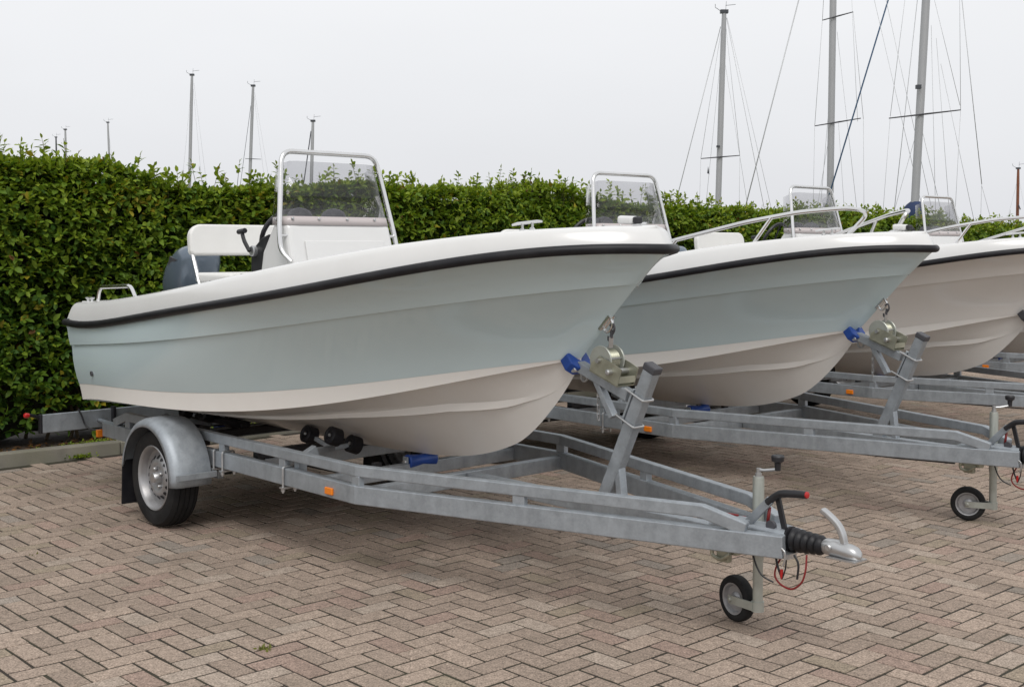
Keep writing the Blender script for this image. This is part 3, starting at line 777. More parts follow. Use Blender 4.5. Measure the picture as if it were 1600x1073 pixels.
    for sg in (1, -1): MB().box(P(-3.62, .66 * sg, .325), (.32, .04, .085)).build('axle_bracket', GALV, root, bevel=.006)
    mb = MB(); mb.beam([P(-.36, 0, .405), P(-2.00, 0, .405)], .06, .07); mb.build('centre_beam', GALV, root, bevel=.004)
    for s, z, tw in ((-4.45, .455, .60), (-3.10, .468, .62), (-3.95, .46, .50)):
        MB().beam([P(s, tw, z), P(s, -tw, z)], .055, .045).build('roller_beam', PLASTIC, root, bevel=.004)
        for sg in (1, -1):
            MB().beam([P(s, tw * sg, .40), P(s, tw * sg, .52)], .05, .05, Vector((1, 0, 0))).build('beam_post', PLASTIC, root, bevel=.004)
    for sg in (1, -1):
        MB().beam([P(-4.62, .30 * sg, .515), P(-3.80, .30 * sg, .520)], .07, .035).build('hull_bunk', RUBBER, root, bevel=.008)
        MB().beam([P(-2.43, .30 * sg, .385), P(-2.43, .30 * sg, .47)], .05, .03, Vector((1, 0, 0))).build('clamp_post', PLASTIC, root, bevel=.004)
    # keel roller
    for s, z in ((-2.43, .448),):
        for sg in (1, -1): MB().box(P(s, .105 * sg, z - .02), (.045, .008, .10)).build('keel_roller_bracket', GALV, root, bevel=.003)
        kr = MB().lathe(P(s, 0, z), (0, -1, 0), [(-.095, .034), (-.09, .04), (-.05, .036), (0, .031), (.05, .036), (.09, .04), (.095, .034)], 24).build('keel_roller', POLY, root)
        MB().lathe(P(s, 0, z), (0, -1, 0), [(-.118, .012), (.118, .012)], 8).build('roller_pin', CAST, kr)
    mb = MB(); mb.lathe(P(-4.55, 0, .42), (0, -1, 0), [(-.10, .035), (.10, .035)], 20); mb.build('keel_roller', POLY, root)
    # ---- winch stand
    B0, B1 = P(-1.078, 0, .36), P(-.742, 0, 1.095)
    ax = (B1 - B0).normalized()
    mb = MB(); mb.beam([B0, B1 - ax * .03], .054, .066, Vector((0, 1, 0)).cross(ax)); post = mb.build('winch_post', GALV, root, bevel=.007)
    mb = MB(); mb.beam([B1 - ax * .035, B1], .060, .072, Vector((0, 1, 0)).cross(ax)); mb.build('post_cap', GREYPLAS, post, bevel=.006)
    # U bolts holding the arm
    nrm = Vector((0, 1, 0)).cross(ax).normalized()
    nrm = nrm if nrm.x > 0 else -nrm
    for f in (.80, .63):
        c = B0 + (B1 - B0) * f; y = Vector((0, 1, 0))
        mb = MB(); mb.tube(rounded([c - y * .036 - nrm * .08, c - y * .036 + nrm * .041, c + y * .036 + nrm * .041, c + y * .036 - nrm * .08], .014, 4), .0058, 8)
        mb.build('post_u_bolt', CAST, post)
    mb = MB(); mb.beam([P(-.950, 0, .63), P(-.918, 0, .38)], .045, .034, Vector((1, 0, 0))); mb.build('post_strut', GALV, root, bevel=.004)
    a0, a1 = P(-1.205, 0, 1.058), P(-.885, 0, .945)
    mb = MB(); mb.beam([a0, a1], .052, .052); arm = mb.build('winch_arm', GALV, root, bevel=.005)
    f1, f2 = B0 + (B1 - B0) * .82 - nrm * .041, B0 + (B1 - B0) * .60 - nrm * .041
    mb = MB(); mb.beam([f1, f2], .06, .010, nrm); mb.build('clamp_plate', GALV, arm)
    mb = MB(); mb.beam([P(-1.09, 0, 1.0), P(-.985, 0, .835)], .04, .03, Vector((1, 0, 0))); mb.build('arm_brace', GALV, arm, bevel=.003)
    # V block that cups the stem
    e1 = Vector((0, 1, 0)); e2 = Vector((-.62, 0, .78)).normalized(); e3 = e1.cross(e2).normalized()
    vb = [(-.066, .045), (-.068, -.012), (-.035, -.042), (.035, -.042), (.068, -.012), (.066, .045), (.045, .048), (.006, .004), (-.006, .004), (-.045, .048)]
    c = P(-1.222, 0, 1.066)
    MB().prism([c + e1 * a + e2 * b - e3 * .03 for a, b in vb], e3 * .06).build('bow_block', POLY, arm, bevel=.005)
    MB().lathe(c - e2 * .03, (0, 1, 0), [(-.05, .014), (.05, .014)], 10).build('block_bolt', CAST, arm)
    # hand winch
    wz = Vector((a1 - a0)).normalized(); wu = Vector((0, 1, 0)).cross(wz); wu = wu if wu.z > 0 else -wu
    def wp(a, h, y=0): return a0 + wz * a + wu * h + Vector((0, y, 0))
    mb = MB()
    for y in (-.058, .055): mb.prism([wp(a, h, y) for a, h in ((.115, .03), (.30, .03), (.30, .115), (.25, .12), (.15, .12), (.115, .07))], (0, .004, 0))
    mb.beam([wp(.115, .031), wp(.30, .031)], .116, .005, wu); mb.box(wp(.298, .062), (.005, .11, .03))
    win = mb.build('winch', ZINC, root)
    dc = wp(.155, .098)
    for y in (-.048, .040): MB().lathe(dc + Vector((0, y, 0)), (0, 1, 0), [(0, .02), (0, .066), (.004, .070), (.008, .066), (.008, .02)], 32, cap=False).build('drum_flange', POLEZ, win)
    MB().lathe(dc, (0, 1, 0), [(-.042, .045)] + [(-.04 + .08 * k / 12, .052 if k % 2 else .047) for k in range(13)] + [(.042, .045)], 24).build('strap_coil', ZINC, win)
    mb = MB(); mb.lathe(wp(.24, .078), (0, 1, 0), [(-.085, .008), (-.08, .014), (-.066, .014), (.066, .014), (.09, .012), (.094, .006)], 12); mb.lathe(dc, (0, 1, 0), [(-.072, .012), (.072, .012)], 10)
    mb.tube([wp(.20, .125, -.05), wp(.20, .125, .05)], .005, 6); mb.build('winch_shaft', CAST, win)
    eye = P(-.998, 0, 1.240)
    mb = MB(); mb.tube([eye, eye + (dc + wu * .06 - eye) * .45], .0075, 8); mb.tube(spline([eye + Vector((-.012, .0, .02)), eye + Vector((.008, 0, .028)), eye + Vector((.016, 0, .0)), eye + Vector((-.004, 0, -.03)), eye + Vector((-.02, 0, -.05)), eye + Vector((-.022, 0, -.03))], 5), .0055, 6)
    mb.build('strap_hook', GREYPLAS, win)
    MB().beam([eye + (dc + wu * .06 - eye) * .40, dc + wu * .06], .028, .004, wz).build('winch_strap', CAST, win)
    # ring and safety chain under the arm
    rc = P(-1.195, -.02, 1.005)
    mb = MB(); mb.tube([rc + Vector((math.cos(a) * .022, 0, math.sin(a) * .022)) for a in np.linspace(0, 2 * PI, 16, endpoint=False)], .0055, 6, closed=True); mb.build('shackle_ring', CAST, arm)
    mb = MB()
    for k in range(9):
        c = P(-1.115, -.035, .985 - k * .021); h = .0155
        d = Vector((1, 0, 0)) if k % 2 else Vector((0, 1, 0))
        mb.tube([c + d * .008 * math.cos(a) + Vector((0, 0, h * math.sin(a))) for a in np.linspace(0, 2 * PI, 10, endpoint=False)], .003, 5, closed=True)
    mb.build('safety_chain', CAST, arm)
    # ---- coupling
    mb = MB(); sec = []
    for s, zt, hw in ((-.40, .452, .045), (-.36, .472, .05), (-.30, .482, .05), (-.05, .482, .048), (-.012, .480, .046)):
        sec.append([P(s, hw * c, z) for c, z in ((-1, .385), (1, .385), (1, zt - .014), (.72, zt), (-.72, zt), (-1, zt - .014))])
    V = mb.grid(sec, False, close_v=True); mb.face(V[0][::-1]); mb.face(V[-1]); cp = mb.build('overrun_coupling', GALV, root, bevel=.005)
    MB().lathe(P(-.006, 0, .442), (1, 0, 0), [(-.012, .05), (.0, .052), (.004, .04)] + [x for k in range(5) for x in ((.006 + k * .029, .033 - k * .0008), (.013 + k * .029, .049 - k * .0022), (.023 + k * .029, .049 - k * .0022))] + [(.152, .032), (.156, .026)], 28).build('bellows', RUBBER, cp, sharp=60)
    mb = MB(); rows = []
    for s, hw, zb, zt in ((.145, .026, .420, .468), (.16, .032, .412, .476), (.205, .034, .410, .478), (.235, .034, .410, .470), (.262, .036, .408, .470), (.288, .032, .408, .462), (.304, .020, .412, .448), (.31, .006, .42, .43)):
        rows.append([P(s, hw * math.cos(a), (zb + zt) / 2 + (zt - zb) / 2 * math.copysign(abs(math.sin(a)) ** .7, math.sin(a))) for a in np.linspace(0, 2 * PI, 16, endpoint=False)])
    V = mb.grid(rows, True, close_v=True); mb.face(V[0][::-1]); mb.face(V[-1])
    mb.box(P(.245, 0, .412), (.13, .085, .006))
    hd = mb.build('coupling_head', CAST, cp)
    mb = MB(); mb.lathe(P(.185, 0, .448), (0, -1, 0), [(-.042, .011), (-.038, .015), (.038, .015), (.042, .011)], 10); mb.build('head_bolt', CAST, cp)
    hp = [P(.238, 0, .462), P(.226, 0, .505), P(.205, 0, .538), P(.165, 0, .568), P(.135, 0, .585)]
    mb = MB(); mb.beam(spline(hp, 4), .021, .032, Vector((0, 1, 0))); mb.build('coupling_handle', CAST, cp, bevel=.005)
    # hand brake
    mb = MB(); mb.beam([P(-.225, .03, .455), P(-.085, .035, .595)], .014, .036); mb.box(P(-.225, .02, .47), (.08, .05, .05)); lv = mb.build('handbrake_lever', GALV, cp, bevel=.003); lv.parent = root
    mb = MB(); mb.tube(spline([P(-.100, .035, .582), P(-.062, .035, .612), P(-.03, .035, .628), P(.03, .035, .636), P(.085, .035, .640)], 5), .0155, 12); mb.build('lever_grip', PLASTIC, lv)
    MB().lathe(P(.082, .035, .640), (1, 0, .06), [(0, .0145), (.009, .013), (.011, .006)], 12).build('grip_button', RED, lv)
    mb = MB(); mb.beam([P(-.062, .02, .612), P(-.03, .015, .48)], .012, .022, Vector((1, 0, 0))); mb.build('lever_strut', PLASTIC, lv)
    mb = MB(); mb.tube([P(-.10, .02, .56), P(-.11, .02, .488)], .007, 8); mb.build('brake_rod', REDCAB, lv); MB().lathe(P(-.085, .03, .488), (0, -1, 0), [(-.008, .022), (.008, .022)], 14).build('brake_cam', GREYPLAS, lv)
    mb = MB(); mb.lathe(P(-.305, .0, .48), (0, 0, 1), [(0, .012), (.012, .012), (.016, .006)], 8); mb.lathe(P(-.26, -.02, .48), (0, 0, 1), [(0, .01), (.01, .01)], 8); mb.tube([P(-.325, .01, .495), P(-.275, -.005, .493)], .005, 6); mb.build('coupling_bolt', REDCAB, cp)
    # brake cable end and clamp below the beam
    mb = MB(); mb.box(P(-.30, .03, .352), (.12, .05, .03)); mb.box(P(-.31, .045, .325), (.06, .03, .05)); mb.tube(rounded([P(-.35, .07, .365), P(-.36, .07, .325), P(-.31, .07, .31), P(-.26, .07, .345)], .02), .009, 8); mb.build('brake_equaliser', ZINC, cp, bevel=.004)
    mb = MB(); mb.tube(spline([P(-.40, .05, .345), P(-.9, .1, .33), P(-1.6, .12, .318), P(-2.5, .1, .31), P(-3.6, .1, .29)], 6), .0055, 6); mb.build('brake_cable', PLASTIC, root)
    # breakaway cable and wiring
    mb = MB(); mb.tube(spline([P(-.02, .05, .375), P(-.045, .05, .33), P(-.05, .05, .29), P(-.02, .05, .262), P(.03, .05, .255), P(.075, .05, .29), P(.09, .045, .34), P(.085, .03, .40)], 6), .0042, 6); mb.build('breakaway_cable', REDCAB, cp)
    for pts, r in (([P(-.04, .06, .37), P(-.03, .06, .335), P(-.012, .06, .295)], .005), ([P(.01, .06, .37), P(.005, .06, .33), P(-.01, .06, .29)], .0035), ([P(-.14, .08, .375), P(-.12, .08, .325), P(-.09, .08, .29), P(-.05, .06, .268)], .004), ([P(.04, .05, .395), P(.06, .05, .36), P(.055, .05, .30)], .005)):
        MB().tube(spline(pts, 5), r, 6).build('wire', PLASTIC, cp)
    mb = MB(); mb.lathe(P(-.012, .06, .318), (0, 0, 1), [(-.03, .003), (-.015, .008), (.01, .006)], 8); mb.build('cable_clip', RED, cp)
    mb = MB(); mb.box(P(.01, .04, .385), (.03, .06, .02)); mb.tube(rounded([P(.004, .085, .42), P(.02, .085, .41), P(.02, .085, .37), P(.01, .085, .35)], .01), .004, 6); mb.build('front_latch', CAST, cp)
    # jockey wheel
    jp = P(-.232, -.085, 0)
    mb = MB(); mb.lathe(jp, (0, 0, 1), [(.30, .0245), (.645, .0245), (.655, .022)], 24); jk = mb.build('jockey_wheel', POLEZ, root)
    MB().lathe(jp, (0, 0, 1), [(.085, .0215), (.31, .0215)], 24).build('inner_tube', POLEZ, jk)
    mb = MB(); mb.lathe(jp, (0, 0, 1), [(.655, .014), (.668, .014), (.668, .010), (.69, .010)], 14); mb.tube([jp + Vector((0, 0, .683)), jp + Vector((.03, 0, .684)), jp + Vector((.085, .012, .694))], .0065, 8); mb.build('crank', CAST, jk)
    MB().lathe(jp + Vector((.088, .012, 0)), (0, 0, 1), [(.690, .012), (.722, .014), (.73, .026), (.748, .028), (.754, .024)], 16).build('crank_knob', PLASTIC, jk)
    mb = MB(); mb.box(jp + Vector((0, 0, .43)), (.07, .07, .05)); mb.box(jp + Vector((.0, -.05, .43)), (.05, .09, .04)); mb.build('pole_clamp', GALV, jk, bevel=.006)
    axw = Vector((-.24, -.97, 0)).normalized(); fw = Vector((-axw.y, axw.x, 0)); fw = fw if fw.x < 0 else -fw
    wc = Vector((-.232 - .133, .085 + .033, .1005))
    mb = MB(); mb.lathe(wc, axw, [(-.018, .062), (-.026, .075), (-.026, .088), (-.02, .097), (-.01, .1), (.01, .1), (.02, .097), (.026, .088), (.026, .075), (.018, .062), (-.018, .062)], 36, cap=False); mb.build('jockey_tyre', TYRE, jk)
    mb = MB(); mb.lathe(wc, axw, [(-.02, .066), (.02, .066), (.024, .069), (.022, .062), (.008, .054), (.006, .03), (.014, .022), (.018, .0)], 32, cap=False); mb.build('jockey_rim', RIM, jk)
    mb = MB()
    for k in (.036, -.036):
        e = wc + axw * k; f = Vector((jp.x, jp.y, .103)) + axw * (k * .8)
        mb.beam([e - (f - e).normalized() * .012, f], .007, .036)
        mb.lathe(e, axw * (1 if k > 0 else -1), [(0, .013), (.008, .012), (.011, .006)], 8)
    mb.lathe(jp, (0, 0, 1), [(.080, .027), (.122, .027)], 18); mb.build('jockey_fork', POLEZ, jk)

TG = 'galvanised boat trailers parked side by side'
tr = thing('boat_trailer', 'nearest galvanised boat trailer, its coupling and jockey wheel in the foreground', 'boat trailer', group=TG)
make_trailer(tr); boat_at(tr, 0, 0)
for lab, ds, dt, yaw in (('galvanised boat trailer under the second blue-grey boat, its coupling cut by the right edge', -.26, -2.66, .035),
                         ('galvanised boat trailer under the cream boat, its front beyond the right edge', -.50, -5.55, .01),
                         ('farthest galvanised boat trailer, glimpsed under the hidden boat at the right edge', -.75, -8.5, 0)):
    c = copy_tree(tr); c['label'] = lab; boat_at(c, ds, dt, yaw)
    if dt == -5.55:
        for j in c.children_recursive:
            if j.name.startswith('bow_block'): j.data = j.data.copy(); j.data.materials[0] = GREYPLAS
    sh = {-2.66: .10, -5.55: .15, -8.5: .12}[dt]             # each winch stand is clamped where its own boat's stem needs it
    for j in c.children:
        if j.name.startswith(('winch', 'post_strut')): j.location.x += sh
    turn = {-2.66: 35, -5.55: -20, -8.5: 12}[dt]            # each jockey wheel swivelled its own way about its pole
    for j in c.children:
        if j.name.startswith('jockey_wheel'):
            M = Matrix.Translation((-.232, .085, 0)) @ Matrix.Rotation(math.radians(turn), 4, 'Z') @ Matrix.Translation((.232, -.085, 0))
            for q in j.children:
                if q.name.startswith(('jockey_tyre', 'jockey_rim', 'jockey_fork', 'crank')): q.matrix_local = M

# ------------------------------------------------------------------ hedge
def leaf_proto(fine=True):
    """unit leaf along +x (length 1), normal +z, folded and curling down"""
    if fine:
        V = np.array([(0, 0, 0), (.28, .24, .05), (.28, 0, 0), (.28, -.24, .05), (.66, .245, .0), (.66, 0, -.05), (.66, -.245, .0), (1, 0, -.16)], float)
        Fc = [(0, 2, 1), (0, 3, 2), (1, 2, 5, 4), (2, 3, 6, 5), (4, 5, 7), (5, 6, 7)]
    else:
        V = np.array([(0, 0, 0), (.45, .28, .04), (.48, 0, -.02), (.45, -.28, .04), (1, 0, -.14)], float)
        Fc = [(0, 2, 1), (0, 3, 2), (1, 2, 4), (2, 3, 4)]
    return V, Fc
def unit(a): return a / np.maximum(1e-9, np.linalg.norm(a, axis=-1, keepdims=True))
class Leaves:
    def __init__(self): self.p, self.x, self.n, self.L, self.c = [], [], [], [], []
    def add(self, p, x, n, L_, c): self.p.append(p); self.x.append(x); self.n.append(n); self.L.append(L_); self.c.append(c)
    def arrays(self): return [np.concatenate(a) for a in (self.p, self.x, self.n, self.L, self.c)]
def bump2(a, b):
    return .055 * np.sin(a * 1.7 + 2 * np.sin(b * 1.1)) + .035 * np.sin(a * 4.3 + b * 3.7) + .03 * np.sin(b * 5.1 - a * 2.2)
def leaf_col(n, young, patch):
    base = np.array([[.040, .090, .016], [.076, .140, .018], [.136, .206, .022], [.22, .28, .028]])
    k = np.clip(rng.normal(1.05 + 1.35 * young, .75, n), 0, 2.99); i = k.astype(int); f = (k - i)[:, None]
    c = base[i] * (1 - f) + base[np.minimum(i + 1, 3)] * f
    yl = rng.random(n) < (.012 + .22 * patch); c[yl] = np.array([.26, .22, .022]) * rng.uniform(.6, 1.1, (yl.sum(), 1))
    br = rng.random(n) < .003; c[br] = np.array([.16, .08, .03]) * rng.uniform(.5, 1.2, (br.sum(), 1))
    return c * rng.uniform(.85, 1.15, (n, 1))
def sprigs(LV, org, d, pairs, gap, ll, young, patch):
    """opposite leaves in pairs along a stem, plus an end leaf"""
    n = len(org); d = unit(d)
    side = unit(np.cross(d, np.array([0, 0, 1.0]) + rng.normal(0, .25, (n, 3)))); up = unit(np.cross(side, d))
    for k in range(pairs):
        ang = (k % 2) * PI / 2 + rng.normal(0, .35, n)
        for sg in (1, -1):
            lat = (side * np.cos(ang)[:, None] + up * np.sin(ang)[:, None] * .55) * sg
            x = unit(d * rng.uniform(.35, .85, (n, 1)) + lat + np.array([0, 0, -.10]) + rng.normal(0, .18, (n, 3)))
            nr = unit(up * .55 + d * .55 - lat * .25 + np.array([0, 0, .35]) + rng.normal(0, .28, (n, 3)))
            nr = unit(nr - x * (nr * x).sum(1, keepdims=True))
            p = org + d * (gap * (k + .4)) + rng.normal(0, .004, (n, 3))
            LV.add(p, x, nr, ll * (1 - .10 * k) * rng.uniform(.75, 1.2, n), leaf_col(n, young + .12 * k, patch))
    x = unit(d + rng.normal(0, .25, (n, 3))); nr = unit(up + d * .4); nr = unit(nr - x * (nr * x).sum(1, keepdims=True))
    LV.add(org + d * (gap * (pairs + .1)), x, nr, ll * .75 * rng.uniform(.7, 1.1, n), leaf_col(n, young + .4, patch))
FACE, TOP, BACK = -6.62, 2.17, -7.55
def topz(t): return TOP + .05 * np.clip((t + .6) / 1.5, 0, 1) + .045 * np.sin(t * .9) + .03 * np.sin(t * 2.3 + 1) + np.minimum(0, (t + 3) * .0175)
def hedge_part(t0, t1, dens, ll):
    LV = Leaves(); A = t0 - t1
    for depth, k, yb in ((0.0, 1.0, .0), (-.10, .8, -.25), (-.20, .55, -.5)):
        n = int(A * 2.0 * dens * k); t = rng.uniform(t1, t0, n); z = .14 + (topz(t) - .14) * rng.random(n) ** .92
        keep = rng.random(n) < np.clip((z - .05) / .55, .25, 1); t, z = t[keep], z[keep]; n = len(t)
        patch = (np.sin(t * 1.9 + 1.3) * np.sin(z * 3.1 + t) > .72).astype(float) * .35 + np.exp(-((t + .3) ** 2 / .08 + (z - 1.98) ** 2 / .02)) * .9
        bul = bump2(t, z); taper = -.10 * np.clip((z - 1.9) / .3, 0, 1) - .12 * np.clip((.55 - z) / .4, 0, 1)
        org = np.stack([FACE + bul + depth + taper + rng.normal(0, .025, n), t, z], 1)
        d = np.stack([rng.normal(.75, .25, n), rng.normal(0, .45, n), rng.normal(.45, .40, n)], 1)
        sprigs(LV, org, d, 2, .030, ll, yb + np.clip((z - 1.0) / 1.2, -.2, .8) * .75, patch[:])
    n = int(A * .9 * dens * 1.3); t = rng.uniform(t1, t0, n); s = rng.uniform(BACK, FACE - .03, n)
    org = np.stack([s, t, topz(t) + bump2(s, t) * .7 - .03], 1)
    d = np.stack([rng.normal(.1, .35, n), rng.normal(0, .35, n), rng.normal(1, .2, n)], 1)
    sprigs(LV, org, d, 2, .034, ll, .85, np.full(n, .10))
    # a thick shoulder of leaves along the trimmed edge
    n = int(A * .22 * dens * 2.2); t = rng.uniform(t1, t0, n); z = topz(t) - rng.uniform(.0, .24, n)
    org = np.stack([FACE - .06 - rng.uniform(0, .22, n) + bump2(t, z), t, z], 1)
    sprigs(LV, org, np.stack([rng.normal(.55, .3, n), rng.normal(0, .45, n), rng.normal(.7, .3, n)], 1), 2, .032, ll, .6, np.full(n, .08))
    # long young shoots standing above the trimmed top
    n = int(A * 22); t = rng.uniform(t1, t0, n); s = FACE - .04 - np.abs(rng.normal(0, .22, n))
    h = np.abs(rng.normal(0, .07, n)) + .02
    org = np.stack([s, t, topz(t) + h - .02], 1); d = np.stack([rng.normal(.05, .18, n), rng.normal(0, .18, n), np.ones(n)], 1)
    sprigs(LV, org, d, 3, .034, ll * 1.0, 1.1, np.full(n, .06))
    stem = (org, unit(d), h)
    # back side and ends, thinner
    n = int(A * 2.0 * dens * .25); t = rng.uniform(t1, t0, n); z = rng.uniform(.3, 2.1, n)
    sprigs(LV, np.stack([np.full(n, BACK) + rng.normal(0, .04, n), t, z], 1), np.stack([rng.normal(-.75, .2, n), rng.normal(0, .4, n), rng.normal(.4, .3, n)], 1), 2, .03, ll, .3, np.zeros(n))
    return LV.arrays(), stem
def loc2world(p):       # (s,t,z) -> world
    q = np.stack([p[:, 0], -p[:, 1], p[:, 2]], 1); R = np.array(YP.to_3x3())
    return q @ R.T + np.array([ORG[0], ORG[1], 0])
def dir2world(p):
    q = np.stack([p[:, 0], -p[:, 1], p[:, 2]], 1); return q @ np.array(YP.to_3x3()).T
def leaf_mesh(name, arr, fine):
    p, x, n, Ls, c = arr; V, Fc = leaf_proto(fine); N = len(p)
    y = np.cross(n, x)
    W_ = p[:, None, :] + Ls[:, None, None] * (V[None, :, 0:1] * x[:, None, :] + V[None, :, 1:2] * y[:, None, :] + V[None, :, 2:3] * n[:, None, :])
    me = bpy.data.meshes.new(name); k = len(V)
    me.vertices.add(N * k); me.vertices.foreach_set('co', W_.astype(np.float32).ravel())
    fl = np.concatenate([np.array(f) for f in Fc]); ln = np.array([len(f) for f in Fc])
    loops = (fl[None, :] + (np.arange(N) * k)[:, None]).ravel()
    me.loops.add(len(loops)); me.loops.foreach_set('vertex_index', loops.astype(np.int32))
    tot = np.tile(ln, N); st = np.concatenate([[0], np.cumsum(tot)[:-1]])
    me.polygons.add(len(tot)); me.polygons.foreach_set('loop_start', st.astype(np.int32))
    me.polygons.foreach_set('use_smooth', np.ones(len(tot), bool))
    at = me.color_attributes.new('tint', 'FLOAT_COLOR', 'POINT')
    cc = np.concatenate([np.repeat(c, k, 0), np.ones((N * k, 1))], 1); at.data.foreach_set('color', cc.astype(np.float32).ravel())
    me.update(); me.validate(); me.materials.append(LEAF)
    return me

hedge = thing('hedge', 'long clipped green leafy hedge behind the boats, new shoots along its top', 'hedge', loc=to_world(FACE - .4, 0))
HM = Matrix.Translation(hedge.location).inverted()
def under_hedge(o): o.parent = hedge; o.matrix_local = HM @ o.matrix_local if o.matrix_local != Matrix.Identity(4) else HM
zones = [(6.5, 2.2, 190, .08, False), (2.2, -3.2, 340, .076, True), (-3.2, -9.0, 250, .078, False), (-9.0, -29.0, 150, .088, False)]
stems = []
for zi, (t0, t1, dens, ll, fine) in enumerate(zones):
    arr, st = hedge_part(t0, t1, dens, ll); stems.append(st)
    p, x, n, Ls, c = arr; p, x, n = loc2world(p), dir2world(x), dir2world(n)
    if zi == 1:
        # the 300 leaves that show largest become parts of their own
        cp_, sp_ = math.cos(math.radians(2)), math.sin(math.radians(2))
        z_ = p[:, 2] - 1.62; dep = p[:, 1] * cp_ - z_ * sp_; px = 800 + 1880 * p[:, 0] / dep; py = 452.65 - 1880 * (z_ * cp_ + p[:, 1] * sp_) / dep
        face_ = np.abs((n * unit(np.array([0, 0, 1.62]) - p)).sum(1))
        local = (p[:, :2] - np.array(ORG)) @ np.array([math.cos(YAW), -math.sin(YAW)])
        score = Ls / dep * face_ * ((px > 5) & (px < 420) & (py > 250) & (py < 640) & (local > FACE - .0))
        idx = np.argsort(-score)[:300]
        V, Fc = leaf_proto(True); lm = []
        for k in range(14):
            me = bpy.data.meshes.new('leaf'); vv = V.copy(); vv[:, 2] *= random.uniform(.6, 1.5); vv[:, 1] *= random.uniform(.9, 1.12)
            me.from_pydata(vv.tolist(), [], Fc); me.polygons.foreach_set('use_smooth', [True] * len(Fc))
            at = me.color_attributes.new('tint', 'FLOAT_COLOR', 'POINT'); tc_ = leaf_col(1, .3, 0)[0]
            at.data.foreach_set('color', np.tile([*tc_, 1.0], len(V)).astype(np.float32)); me.materials.append(LEAF); lm.append(me)
        for i in idx:
            o = bpy.data.objects.new('leaf', lm[random.randrange(14)]); col.objects.link(o); o.parent = hedge
            xx, nn = Vector(x[i]), Vector(n[i]); yy = nn.cross(xx)
            M = Matrix((xx * Ls[i], yy * Ls[i], nn * Ls[i])).transposed().to_4x4(); M.translation = Vector(p[i])
            o.matrix_local = HM @ M
        mask = np.ones(len(p), bool); mask[idx] = False
        p, x, n, Ls, c = p[mask], x[mask], n[mask], Ls[mask], c[mask]
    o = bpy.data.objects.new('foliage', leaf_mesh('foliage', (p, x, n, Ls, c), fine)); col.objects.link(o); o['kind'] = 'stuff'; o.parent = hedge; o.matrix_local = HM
# stems: the shoots' stalks and the woody trunks at the foot
SV, SF = [], []
def stick(a, b, r0, r1, n=4):
    a, b = np.array(a), np.array(b); d = unit(b - a); q = np.cross(d, [.3, .9, .2]); q = unit(q); w_ = np.cross(d, q); n0 = len(SV)
    for c_, r in ((a, r0), (b, r1)):
        for k in range(n): SV.append((c_ + (q * math.cos(2 * PI * k / n) + w_ * math.sin(2 * PI * k / n)) * r).tolist())
    for k in range(n): SF.append((n0 + k, n0 + (k + 1) % n, n0 + n + (k + 1) % n, n0 + n + k))
for org, d, h in stems:
    a = loc2world(org - d * .12); b = loc2world(org + d * .14)
    for i in range(len(a)): stick(a[i], b[i], .003, .0015, 3)
t = 6.4
while t > -29:
    for k in range(2):
        s = FACE - .20 - random.random() * .5; tt = t + random.uniform(-.12, .12)
        a = np.array([s, tt, .03]); m_ = np.array([s + random.uniform(-.05, .12), tt + random.uniform(-.1, .1), .40]); e_ = np.array([s + random.uniform(-.1, .22), tt + random.uniform(-.25, .25), 1.0])
        aa = loc2world(np.stack([a, m_, e_])); stick(aa[0], aa[1], .016, .011, 6); stick(aa[1], aa[2], .011, .006, 6)
        for q in range(3):
            b_ = m_ + np.array([random.uniform(.02, .22), random.uniform(-.25, .25), random.uniform(-.15, .25)]); bb = loc2world(np.stack([m_, b_])); stick(bb[0], bb[1], .005, .002, 4)
    t -= .28
me = bpy.data.meshes.new('stem'); me.from_pydata(SV, [], SF); me.materials.append(TWIG)
o = bpy.data.objects.new('stem', me); col.objects.link(o); o['kind'] = 'stuff'; o.parent = hedge; o.matrix_local = HM
# uneven solid core; its dark colour paints in dead inner leaves and shade
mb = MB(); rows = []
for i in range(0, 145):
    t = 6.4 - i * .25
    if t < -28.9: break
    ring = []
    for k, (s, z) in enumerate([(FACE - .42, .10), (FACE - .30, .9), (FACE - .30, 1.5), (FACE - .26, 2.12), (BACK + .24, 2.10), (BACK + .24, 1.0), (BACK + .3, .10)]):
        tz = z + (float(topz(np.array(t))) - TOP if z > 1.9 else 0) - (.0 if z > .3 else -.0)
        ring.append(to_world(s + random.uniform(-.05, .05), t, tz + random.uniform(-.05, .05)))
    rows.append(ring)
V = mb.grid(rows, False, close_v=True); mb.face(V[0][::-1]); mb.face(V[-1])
o = mb.build('inner_shade_core', CORE, hedge); o.matrix_local = HM

# leaf litter and weeds at the foot of the hedge
LV = Leaves(); n = 2600
t = rng.uniform(-28, 2.3, n); t[:1400] = rng.uniform(-4, 2.3, 1400); s = rng.uniform(-6.75, -6.37, n); z = .062 + np.abs(rng.normal(0, .008, n))
x = unit(np.stack([rng.normal(0, 1, n), rng.normal(0, 1, n), rng.normal(0, .25, n)], 1)); nr = unit(np.stack([rng.normal(0, .3, n), rng.normal(0, .3, n), np.ones(n)], 1)); nr = unit(nr - x * (nr * x).sum(1, keepdims=True))
cc = np.array([[.16, .085, .04], [.095, .055, .03], [.22, .13, .06], [.07, .045, .03], [.33, .13, .025]])[rng.choice(5, n, p=[.3, .3, .15, .2, .05])] * rng.uniform(.7, 1.2, (n, 1))
a = [loc2world(np.stack([s, t, z], 1)), dir2world(x), dir2world(nr), rng.uniform(.03, .07, n), cc]
o = bpy.data.objects.new('leaf_litter', leaf_mesh('leaf_litter', a, False)); col.objects.link(o); o['kind'] = 'stuff'
LV = Leaves()
